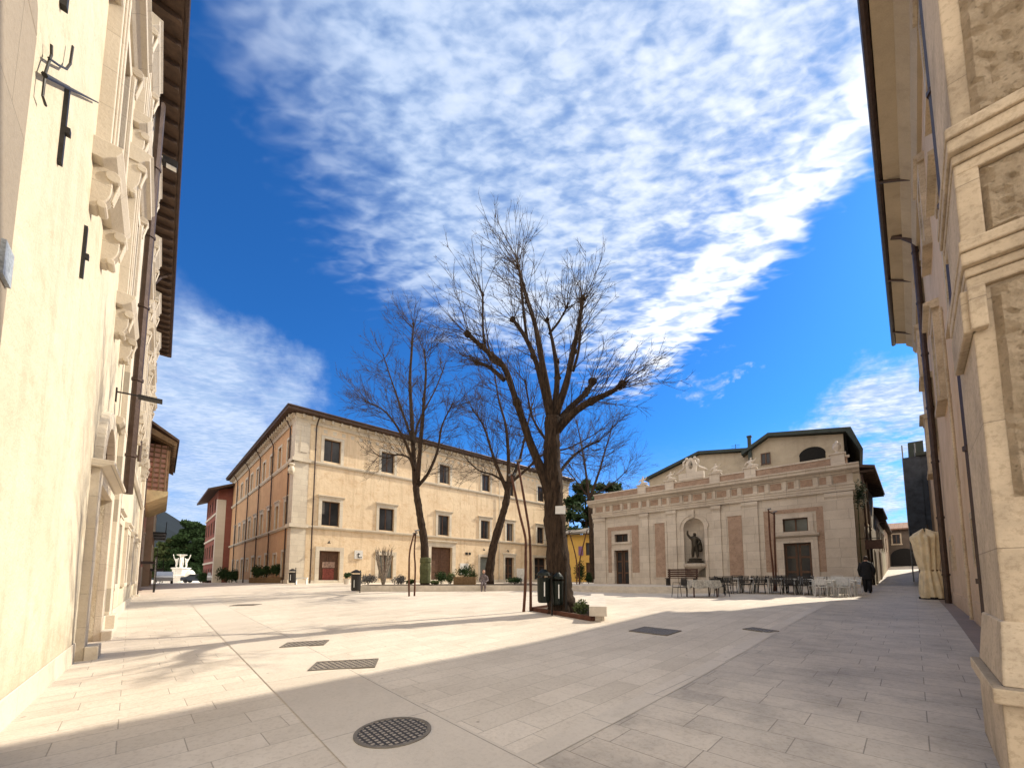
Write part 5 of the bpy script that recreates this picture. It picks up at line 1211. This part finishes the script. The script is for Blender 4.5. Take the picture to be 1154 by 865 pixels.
def litter_bin(x, y, label, mat='green', r=.2, h=.75, z_=.35):
    z0 = gz(x, y); t = thing('litter_bin', (x, y, z0), label, 'litter bin', 'litter bins in the square')
    MB().tube([(x+.0,y,z0-.05),(x,y,z0+1.3)], .03, 8).build('post', 'iron', t)
    X = x-.24; MB().lathe((X,y,z0+z_), [(r*.8,0),(r*.95,.06),(r,h*.9),(r*1.08,h),(r*.98,h),(r*.9,h-.12)], 14).build('bin_body', mat, t)
    MB().lathe((X,y,z0+z_+h+.02), [(r*1.1,.04),(r*1.0,.12),(r*.5,.2),(.05,.24)], 14).build('hood', mat, t)
    MB().box(X-.012,X+.02,y-r-.02,y-r-.008,z0+z_+.2,z0+z_+.62).build('sticker', 'whitepl', t)
    return t
q = gpx(622, 693); litter_bin(*q, 'dark green litter bin hanging on a post left of the largest tree trunk', z_=.38, h=.75)
q = gpx(638, 692.5); litter_bin(*q, 'dark green litter bin in front of the largest tree trunk', z_=.3, h=.72, r=.17)
q = gpx(402, 668); litter_bin(q[0]+.1, q[1]+.2, 'black litter bin at the left end of the low planter wall', 'iron', .27, .95, .12)
p = at(330, 650, 29.5); litter_bin(p.x+.2, 29.5, 'small dark litter bin at the stone corner of the palazzo', 'iron', .24, .8, .15)
# low rail next to corner
p = at(338, 650, 30.2); t = thing('low_rail', (p.x, 30.2, gz(p.x,30.2)), 'small white bench-like rail at the corner pilaster', 'rail'); z0 = gz(p.x,30.2)
MB().box(p.x-.35,p.x+.6,30.1,30.3,z0+.45,z0+.52).build('top', 'whitepl', t)
for dx in (-.3,.5): MB().box(p.x+dx,p.x+dx+.06,30.12,30.28,z0-.03,z0+.45).build('leg', 'whitepl', t)
# A-boards near the far doors
p = at(587, 648, 25.6); t = thing('info_board', (p.x, 25.6, PZ), 'pale grey information board behind the bent poles', 'board')
MB().box(p.x-.28,p.x+.32,25.58,25.63,PZ+.2,PZ+1.05).build('panel', 'paper', t); MB().box(p.x-.02,p.x+.04,25.63,25.68,PZ-.02,PZ+1.0).build('post', 'iron', t)

# ------------------------------------------------------------------ theatre cafe: bench, tables, chairs
def slat_bench(loc, rz, label):
    t = thing('park_bench', (0,0,0), label, 'bench')
    for i in range(4): MB().box(-.9,.9,-.25+i*.13,-.15+i*.13,.42,.46).build('seat_slat', 'wood2', t)
    for i in range(4): MB().box(-.9,.9,.26,.30,.52+i*.13,.62+i*.13).build('back_slat', 'wood2', t)
    for x in (-.8,.8): MB().box(x-.04,x+.04,-.24,.32,0,.42).box(x-.04,x+.04,.30,.35,.42,1.02).build('leg', 'iron', t)
    place(t, loc, rz); return t
p = at(767, 655, 24.0); slat_bench((p.x, 23.9, EYE-.5), AT+math.pi*0, 'long dark wooden slatted bench against the theatre left of the tables')
def cafe_table(loc, label, mat='alu', cloth=False, rz=0, grp='cafe tables on the theatre terrace'):
    t = thing('cafe_table', (0,0,0), label, 'table', grp)
    MB().box(-.38,.38,-.38,.38,.70,.735).build('tabletop', mat, t)
    for sx in (-1,1):
        for sy in (-1,1): MB().tube([(sx*.34,sy*.34,.7),(sx*.35,sy*.35,0)], .022, 6).build('leg', mat, t)
    place(t, loc, rz); return t
def cafe_chair(mat_f, mat_s, label, grp):
    t = thing('cafe_chair', (0,0,0), label, 'chair', grp)
    MB().box(-.22,.22,-.2,.22,.43,.455).build('seat', mat_s, t)
    b = MB(); k = 6
    for i in range(k): x0 = -.2+.4*i/k; b.box(x0+.008,x0+.4/k-.008,.215+.02*math.sin(math.pi*(i+.5)/k),.235+.02*math.sin(math.pi*(i+.5)/k),.52,.82)
    b.build('backrest', mat_s, t)
    for sx in (-1,1):
        MB().tube([(sx*.22,.2,.44),(sx*.22,.26,.86)], .014, 6).build('back_post', mat_f, t)
        for sy in (-1,1): MB().tube([(sx*.2,sy*.19,.44),(sx*.23,sy*.24,0)], .014, 6).build('leg', mat_f, t)
        MB().tube([(sx*.25,.22,.64),(sx*.25,-.14,.65),(sx*.23,-.18,.44)], .014, 6).build('armrest', mat_f, t)
    MB().tube([(-.22,.26,.86),(.22,.26,.86)], .014, 6).build('top_rail', mat_f, t)
    return t
G1 = 'dark cafe chairs in rows before the theatre'; G2 = 'light metal chairs grouped near the alley'
c1 = cafe_chair('chair', 'chair', 'dark cafe chair in the shaded rows of tables before the theatre', G1)
c2 = cafe_chair('alu', 'alu', 'light metal chair in the sunny group of tables nearest the alley', G2)
random.seed(21); used = {}
def putc(src, x, y, rz, key):
    c = src if key not in used else copy_tree(src); used[key] = 1
    c.location = (x, y, gz(x, y)+.002); c.rotation_euler = (0, 0, rz); return c
rows = [(826,20.2),(842,19.9),(858,19.7),(876,19.4),(891,19.2),(905,18.9)]
tb0 = cafe_table((0,0,0), 'pale square cafe table in the shaded rows before the theatre', 'whitepl'); first = True
for i, (px, Y) in enumerate(rows):
    x = at(px, 650, Y).x; tt = tb0 if first else copy_tree(tb0); first = False
    tt.location = (x, Y, gz(x, Y)); tt.rotation_euler = (0,0,AT+random.uniform(-.1,.1))
    for k, (dx, dy, r) in enumerate(((0,.62,0),(0,-.62,math.pi),(-.6,0,math.pi/2),(.6,0,-math.pi/2))):
        if random.random() < .12: continue
        v = Vector((dx,dy,0)); v.rotate(Matrix.Rotation(AT,3,'Z')); putc(c1, x+v.x, Y+v.y, AT+r+random.uniform(-.25,.25), 'a')
tb1 = cafe_table((0,0,0), 'light metal table in the sunny group nearest the alley', 'alu', grp='light tables near the alley'); first = True
for i, (px, Y) in enumerate(((928,18.0),(941,18.9),(952,18.2))):
    x = at(px, 650, Y).x; tt = tb1 if first else copy_tree(tb1); first = False
    tt.location = (x, Y, gz(x, Y)); tt.rotation_euler = (0,0,AT+random.uniform(-.4,.4))
    for k, (dx, dy, r) in enumerate(((0,.64,0),(0,-.64,math.pi),(-.62,0,math.pi/2),(.62,0,-math.pi/2))):
        if i == 2 and k == 3: continue
        v = Vector((dx,dy,0)); v.rotate(Matrix.Rotation(AT,3,'Z')); putc(c2, x+v.x, Y+v.y, AT+r+random.uniform(-.5,.5), 'b')
# table with cloth and two dark chairs
px_, Y = 790, 17.6; x = at(px_, 650, Y).x; z0 = gz(x, Y)
t = cafe_table((0, 0, 0), 'dark legged table under a speckled grey cloth, left of the rows of chairs', 'wood2'); t.location = (x, Y, z0); t.scale = (1.45, 1., 1.)
m = MB(); n = 20
top = [(x-.62,Y-.43),(x+.62,Y-.43),(x+.62,Y+.43),(x-.62,Y+.43)]; ring = []
for a, b in zip(top, top[1:]+top[:1]):
    for k in range(7): f = k/7; ring.append((a[0]+(b[0]-a[0])*f, a[1]+(b[1]-a[1])*f))
m.quad(*[(a, b, z0+.745) for a, b in ring]); N_ = len(ring)
low = []
for i, (a, b) in enumerate(ring):
    dx, dy = a-x, b-Y; L_ = math.hypot(dx, dy); low.append((a+dx/L_*.05*(1+math.sin(i*2.1)), b+dy/L_*.05*(1+math.sin(i*1.7)), z0+.745-.24-.14*abs(math.sin(i*.9))))
for i in range(N_): j = (i+1)%N_; m.quad((*ring[i],z0+.745), (*ring[j],z0+.745), low[j], low[i])
tag(m.build('tablecloth', 'cloth'), 'speckled grey cloth draped over the table left of the chair rows', 'tablecloth')
for (dx, r, lb_) in ((-.95, -1.4, 'dark chair at the left side of the cloth covered table'), (.95, 1.5, 'dark chair at the right side of the cloth covered table')):
    c = copy_tree(c1); c['label'] = lb_; c['group'] = 'chairs at the cloth covered table'; c.location = (x+dx, Y+.1, gz(x+dx, Y+.1)); c.rotation_euler = (0,0,r)
for (px_, Y_, r, lb_) in ((808,18.6,2.,'dark chair standing between the cloth covered table and the rows'),(815,19.6,.3,'dark chair at the left end of the rows of tables')):
    c = copy_tree(c1); c['label'] = lb_; X_ = at(px_,650,Y_).x; c.location = (X_, Y_, gz(X_,Y_)); c.rotation_euler = (0,0,r)

# ------------------------------------------------------------------ folded parasol by the right wall
Yp = 16.3; xp = at(1050, 650, Yp).x; z0 = gz(xp, Yp)
t = thing('folded_parasol', (xp, Yp, z0), 'closed beige cafe parasol tied at the middle, standing by the right wall', 'parasol')
m = MB(); sides = 72; prof = [(.36,.05),(.38,.2),(.35,.6),(.30,1.0),(.26,1.15),(.25,1.2),(.27,1.27),(.30,1.5),(.33,1.9),(.36,2.3),(.40,2.55),(.38,2.66),(.24,2.74),(.06,2.86)]
i0 = 0
for r_, z in prof:
    for j in range(sides):
        a = 2*math.pi*j/sides; q = r_*(1+.12*math.cos(a*11+math.sin(z*2)*.8)+.09*math.cos(a*4-z*1.1)+.05*math.cos(a*17+z*3)*(1 if z < 2.6 else .4)); m.v.append(Vector((xp-.05*z+q*math.cos(a), Yp+q*math.sin(a), z0+z+(.09*math.cos(a*4-1) if z > 2.4 else 0))))
for k in range(len(prof)-1):
    for j in range(sides): m.f.append((k*sides+j, k*sides+(j+1)%sides, (k+1)*sides+(j+1)%sides, (k+1)*sides+j))
m.build('canopy', 'canvas', t, True)
MB().lathe((xp,Yp,z0+1.15), [(.26,0),(.275,.03),(.26,.07)], 20).build('strap', 'woodl', t)
MB().tube([(xp,Yp,z0),(xp,Yp,z0+3.1)], .035, 8).build('pole', 'iron', t)
MB().box(xp-.3,xp+.3,Yp-.3,Yp+.3,z0-.05,z0+.09).build('base', 'iron', t)

# ------------------------------------------------------------------ people
def man():
    x, y = at(977, 650, 19.2).x, 19.2; z0 = gz(x, y); hd = math.atan2(.697, .716)
    t = thing('person', (0,0,0), 'person in a long black coat walking away towards the alley, seen from behind', 'person')
    fw = Vector((0,1,0))
    v = [(0,0,.92),(0,.02,1.18),(0,.0,1.40),(0,.03,1.50),(0,.06,1.60),(-.1,.05,.5),(-.1,.14,.1),(-.1,.22,.05),(.1,-.02,.5),(.1,-.1,.1),(.1,-.01,.05),(-.2,-.01,1.37),(-.29,-.03,1.1),(-.27,.08,.88),(.2,-.01,1.37),(.29,.0,1.1),(.27,.1,.88),(.27,.12,.8),(-.27,.1,.8)]
    e = [(0,1),(1,2),(2,3),(3,4),(0,5),(5,6),(6,7),(0,8),(8,9),(9,10),(2,11),(11,12),(12,13),(2,14),(14,15),(15,16),(16,17),(13,18)]
    r = [.17,.18,.16,.065,.1,.09,.06,.05,.09,.06,.05,.09,.07,.05,.09,.07,.05,.045,.045]
    figure(v, e, r, 0, 'body', 'skin', t, 2)
    # coat, trousers, hair
    m = MB(); m.lathe((0,.01,0), [(.27,.62),(.3,.66),(.29,.9),(.25,1.1),(.27,1.3),(.25,1.42),(.13,1.5),(.08,1.52)], 18, 1., .72)
    m.build('coat', 'black', t, True)
    for sg in (-1,1):
        m = MB(); m.tube([(sg*.19,-.01,1.42),(sg*.31,-.03,1.1),(sg*.285,.09,.86)], [.105,.09,.065], 10); m.build('sleeve', 'black', t, True)
        m = MB(); yk = .14 if sg < 0 else -.1; m.tube([(sg*.09,0,.9),(sg*.1,yk*.3,.5),(sg*.1,yk,.08)], [.13,.11,.09], 10); m.build('trouser_leg', 'black', t, True)
        m = MB(); m.blob((sg*.1,yk+.05,.05), (.055,.14,.05), (8,6)); m.build('shoe', 'black', t, True)
    MB().blob((0,.06,1.62), (.092,.108,.125), (12,9)).build('head', 'skin', t, True)
    m = MB(); m.blob((0,.045,1.645), (.1,.11,.12), (12,9)); m.build('hair', 'hair', t, True)
    place(t, (x, y, z0), hd-math.pi/2); t.scale = (.86, .9, 1.02)
man()
def sitter():
    p = at(545, 655, 23.45); x = p.x; y = 23.62; zs = EYE-.50; g = gz(x, 23.2)
    t = thing('person', (x, y, g), 'person in patterned clothes sitting on the low planter wall, knees towards the square', 'person')
    B = zs-g
    V = lambda a, b, c: Vector((a, b, c))
    v = [V(0,0,B+.1),V(0,.03,B+.35),V(0,.0,B+.55),V(0,-.03,B+.66),V(0,-.05,B+.76),V(-.1,-.38,B+.1),V(-.09,-.42,.1),V(-.1,-.55,.04),V(.1,-.36,B+.1),V(.1,-.4,.1),V(.12,-.53,.04),V(-.19,0,B+.52),V(-.25,-.1,B+.3),V(-.12,-.3,B+.22),V(.19,0,B+.52),V(.25,-.1,B+.3),V(.1,-.3,B+.24)]
    e = [(0,1),(1,2),(2,3),(3,4),(0,5),(5,6),(6,7),(0,8),(8,9),(9,10),(2,11),(11,12),(12,13),(2,14),(14,15),(15,16)]
    r = [.15,.15,.14,.055,.09,.085,.055,.045,.085,.055,.045,.07,.055,.04,.07,.055,.04]
    o = figure(v, e, r, 0, 'body', 'patterned', t, 2); 
    o = MB().blob((x,y-.07,zs+.84), (.085,.1,.12), (12,9)).build('head', 'skin', t, True)
    MB().blob((x,y-.045,zs+.865), (.1,.1,.12), (12,9)).blob((x,y+.02,zs+.75), (.09,.06,.13), (10,7)).build('hair', 'hair', t, True)
sitter()

# ------------------------------------------------------------------ parked cars far off
def car(px, Y, rz, mat, label):
    x = at(px, 655, Y).x; z = gz(x, Y); t = thing('parked_car', (0,0,0), label, 'car', 'cars parked beyond the square')
    prof = [(-2.,.35),(-2.05,.75),(-1.9,.95),(-1.2,1.02),(-.7,1.42),(.7,1.45),(1.5,1.0),(2.,.9),(2.05,.5),(1.95,.3)]
    m = MB(); m.prism([(a,-.82,b) for a, b in prof], [(a,.82,b) for a, b in prof]); m.build('body', mat, t)
    gl = [(-1.1,1.03),(-.66,1.37),(.66,1.39),(1.35,1.03)]
    m = MB(); m.prism([(a,-.83,b) for a, b in gl], [(a,.83,b) for a, b in gl]); m.build('window', 'glass', t)
    for a in (-1.3,1.3):
        for s_ in (-1,1): m = MB(); m.tube([(a,s_*.66,.32),(a,s_*.86,.32)], .32, 14); m.build('wheel', 'rubber', t)
    for s_ in (-1,1): MB().box(2.03,2.07,s_*.6-.15,s_*.6+.15,.6,.75).build('headlight', 'whitepl', t)
    place(t, (x, Y, z), rz)
car(242, 55, 2.2, 'carw', 'silver car parked in front of the red house'); car(184, 47, 2.3, 'carw', 'pale car parked on the left of the fountain'); car(222, 66, .3, 'card', 'dark car parked behind the fountain to its right')

# ------------------------------------------------------------------ SKY & LIGHT
EL_S = rad(36.); AZ = rad(29.)
S = Vector((math.cos(EL_S)*math.cos(AZ), math.cos(EL_S)*math.sin(AZ), math.sin(EL_S)))
sd = bpy.data.lights.new('sun', 'SUN'); so = bpy.data.objects.new('sun', sd); C.objects.link(so)
sd.energy = 4.3; sd.angle = rad(.53); sd.color = (1., .90, .74); so.rotation_euler = S.to_track_quat('Z', 'Y').to_euler(); so.location = (20, 20, 40)
wd = bpy.data.worlds.new('World'); scn.world = wd; wd.use_nodes = True; nt = wd.node_tree
bg = nt.nodes['Background']; bg.inputs['Strength'].default_value = .15
sky = nd(nt, 'ShaderNodeTexSky'); sky.sky_type = 'NISHITA'; sky.sun_disc = False; sky.sun_elevation = EL_S; sky.sun_rotation = math.pi/2-AZ
sky.altitude = 600; sky.air_density = 1.; sky.dust_density = .4; sky.ozone_density = 2.5
tc = nd(nt, 'ShaderNodeTexCoord'); G = tc.outputs['Generated']
def mth(op, a, b=None, clamp=False):
    n = nd(nt, 'ShaderNodeMath', operation=op); n.use_clamp = clamp
    for i, v in enumerate((a, b)):
        if v is None: continue
        if hasattr(v, 'is_output'): nt.links.new(v, n.inputs[i])
        else: n.inputs[i].default_value = v
    return n.outputs[0]
def sstep(v, a, b):
    r = nd(nt, 'ShaderNodeMapRange'); r.interpolation_type = 'SMOOTHSTEP'; r.inputs['From Min'].default_value = a; r.inputs['From Max'].default_value = b
    nt.links.new(v, r.inputs[0]); return r.outputs[0]
def dot(vec):
    n = nd(nt, 'ShaderNodeVectorMath', operation='DOT_PRODUCT'); nt.links.new(G, n.inputs[0]); n.inputs[1].default_value = vec; return n.outputs['Value']
sep = nd(nt, 'ShaderNodeSeparateXYZ'); nt.links.new(G, sep.inputs[0])
zz = mth('MAXIMUM', sep.outputs[2], .03); cb = nd(nt, 'ShaderNodeCombineXYZ')
nt.links.new(mth('DIVIDE', sep.outputs[0], zz), cb.inputs[0]); nt.links.new(mth('DIVIDE', sep.outputs[1], zz), cb.inputs[1])
def nz(sc, det, rough, stretch, rot=0., dist=0., seed=0.):
    mp = nd(nt, 'ShaderNodeMapping'); mp.inputs['Scale'].default_value = stretch; mp.inputs['Rotation'].default_value = (0,0,rot); mp.inputs['Location'].default_value = (seed,seed*.7,0)
    nt.links.new(cb.outputs[0], mp.inputs[0])
    n = nd(nt, 'ShaderNodeTexNoise', Scale=sc, Detail=det, Roughness=rough, Distortion=dist); nt.links.new(mp.outputs[0], n.inputs['Vector']); return n.outputs[0]
big = nz(1.5, 5, .55, (1.,1.3,1), .4, .3); rip = nz(12., 2.5, .5, (1.,1.9,1), .6, .35, 3.); fine = nz(34., 3, .55, (1.,1.8,1), .6, .3, 5.)
wob = mth('ADD', mth('MULTIPLY', mth('SUBTRACT', big, .5), .22), mth('MULTIPLY', mth('SUBTRACT', rip, .5), .16))
dR = mth('MULTIPLY', dot((.699,.098,-.708)), -1.)
eR = sstep(mth('ADD', dR, mth('MULTIPLY', wob, .45)), -.015, .03)
eL = sstep(mth('ADD', dot((.894,.086,.44)), wob), -.02, .24)
eB = sstep(mth('ADD', mth('MULTIPLY', dot((-.262,.488,-.833)), -1.), wob), -.02, .12)
mask = mth('MULTIPLY', mth('MULTIPLY', eR, eL), eB)
# bright band along the right edge, broken gap beside it
bandb = mth('MULTIPLY', sstep(dR, -.01, .03), mth('SUBTRACT', 1., sstep(dR, .09, .15)))
gap = mth('MULTIPLY', sstep(dR, .09, .13), mth('SUBTRACT', 1., sstep(dR, .16, .25)))
tex = mth('ADD', mth('MULTIPLY', big, .40), mth('ADD', mth('MULTIPLY', rip, .42), mth('MULTIPLY', fine, .18)))
base = mth('ADD', mth('MULTIPLY', bandb, .10), mth('MULTIPLY', gap, -.075))
cov = mth('ADD', tex, base)
dens = mth('MULTIPLY', mth('ADD', mth('MULTIPLY', sstep(cov, .28, .56), .58), .40), mask)
# lower left bank and low clouds to the right
_n = nd(nt, 'ShaderNodeTexNoise', Scale=5., Detail=6., Roughness=.6); nt.links.new(G, _n.inputs['Vector']); n3g = _n.outputs[0]
def blobm(c, r0, r1):
    l = math.sqrt(sum(x*x for x in c)); c = tuple(x/l for x in c)
    return sstep(mth('ADD', dot(c), mth('MULTIPLY', mth('SUBTRACT', n3g, .5), .07)), math.cos(rad(r1)), math.cos(rad(r0)))
b1 = blobm((-.575,.755,.29), 4, 13); b2_ = blobm((-.70,.68,.24), 6, 18); b3_ = blobm((.70,.68,.22), 2, 9); b4_ = blobm((-.64,.76,.10), 2, 8); b5 = blobm((.43,.82,.37), .5, 4.5); b6 = blobm((-.355,.77,.53), .3, 2.6)
n3 = nd(nt, 'ShaderNodeTexNoise', Scale=7., Detail=7., Roughness=.62, Distortion=.25)
m3 = nd(nt, 'ShaderNodeMapping'); m3.inputs['Scale'].default_value = (1,1,2.4); nt.links.new(G, m3.inputs[0]); nt.links.new(m3.outputs[0], n3.inputs['Vector']); n3 = n3.outputs[0]
tx2 = sstep(n3, .32, .58)
low = mth('MAXIMUM', mth('MAXIMUM', b1, b2_), b4_)
low = mth('MULTIPLY', low, mth('ADD', .62, mth('MULTIPLY', tx2, .38)))
low2 = mth('MAXIMUM', mth('MULTIPLY', b3_, sstep(n3, .36, .56)), mth('MAXIMUM', mth('MULTIPLY', b5, sstep(n3, .46, .64)), 0.))
hz = mth('MULTIPLY', mth('SUBTRACT', 1., sstep(sep.outputs[2], .02, .34)), .5)
dens = mth('MAXIMUM', mth('MAXIMUM', dens, low), mth('MAXIMUM', low2, hz), True)
# colour mixing for the world; the added cloud fill comes further down
def mixw(f, a, b, mode='MIX'):
    m = nd(nt, 'ShaderNodeMix'); m.data_type = 'RGBA'; m.blend_type = mode
    for s_, v in ((0, f), (6, a), (7, b)):
        if hasattr(v, 'is_output'): nt.links.new(v, m.inputs[s_])
        else: m.inputs[s_].default_value = v if s_ == 0 else (*v, 1)
    return m.outputs[2]
skyc = mixw(1., sky.outputs[0], (.12, .42, .76), 'MULTIPLY')
sh = sstep(mth('ADD', tex, mth('MULTIPLY', bandb, .05)), .37, .68)
rt = sstep(sep.outputs[0], -.35, .45)
ccol = mixw(sh, (1.9, 2.6, 3.8), mixw(rt, (3.1, 3.6, 4.5), (4.6, 4.8, 5.2)))
ccol = mixw(mth('MULTIPLY', mth('MULTIPLY', bandb, .7), sstep(rip, .38, .6)), ccol, (5.6, 5.65, 5.75))
# unseen bright cloud bank added behind the camera to fill shaded fronts and paving
back_fill = mth('MULTIPLY', sstep(mth('MULTIPLY', sep.outputs[1], -1.), -.12, .45), sstep(sep.outputs[2], -.02, .08))
back_fill = mth('MULTIPLY', back_fill, mth('ADD', .75, mth('MULTIPLY', sstep(big, .35, .65), .25)))
fin = mixw(mth('MULTIPLY', dens, .93), skyc, ccol)
fin = mixw(back_fill, fin, (9.6, 8.8, 7.8))
nt.links.new(fin, bg.inputs['Color'])

scn.view_settings.view_transform = 'Standard'; scn.view_settings.look = 'None'; scn.view_settings.gamma = 1; scn.view_settings.exposure = .70
scn.view_settings.use_curve_mapping = False
scn.cycles.max_bounces = 6; scn.cycles.diffuse_bounces = 4

for root in (lb, pr2):
    for o in root.children_recursive:
        if o.type == 'MESH' and o.data.materials and o.data.materials[0] in (M['stone_l'], M['stone_r'], M['shadestone']) and len(o.data.polygons) < 4000:
            b = o.modifiers.new('bevel', 'BEVEL'); b.width = .012; b.segments = 2; b.limit_method = 'ANGLE'; b.angle_limit = rad(40)
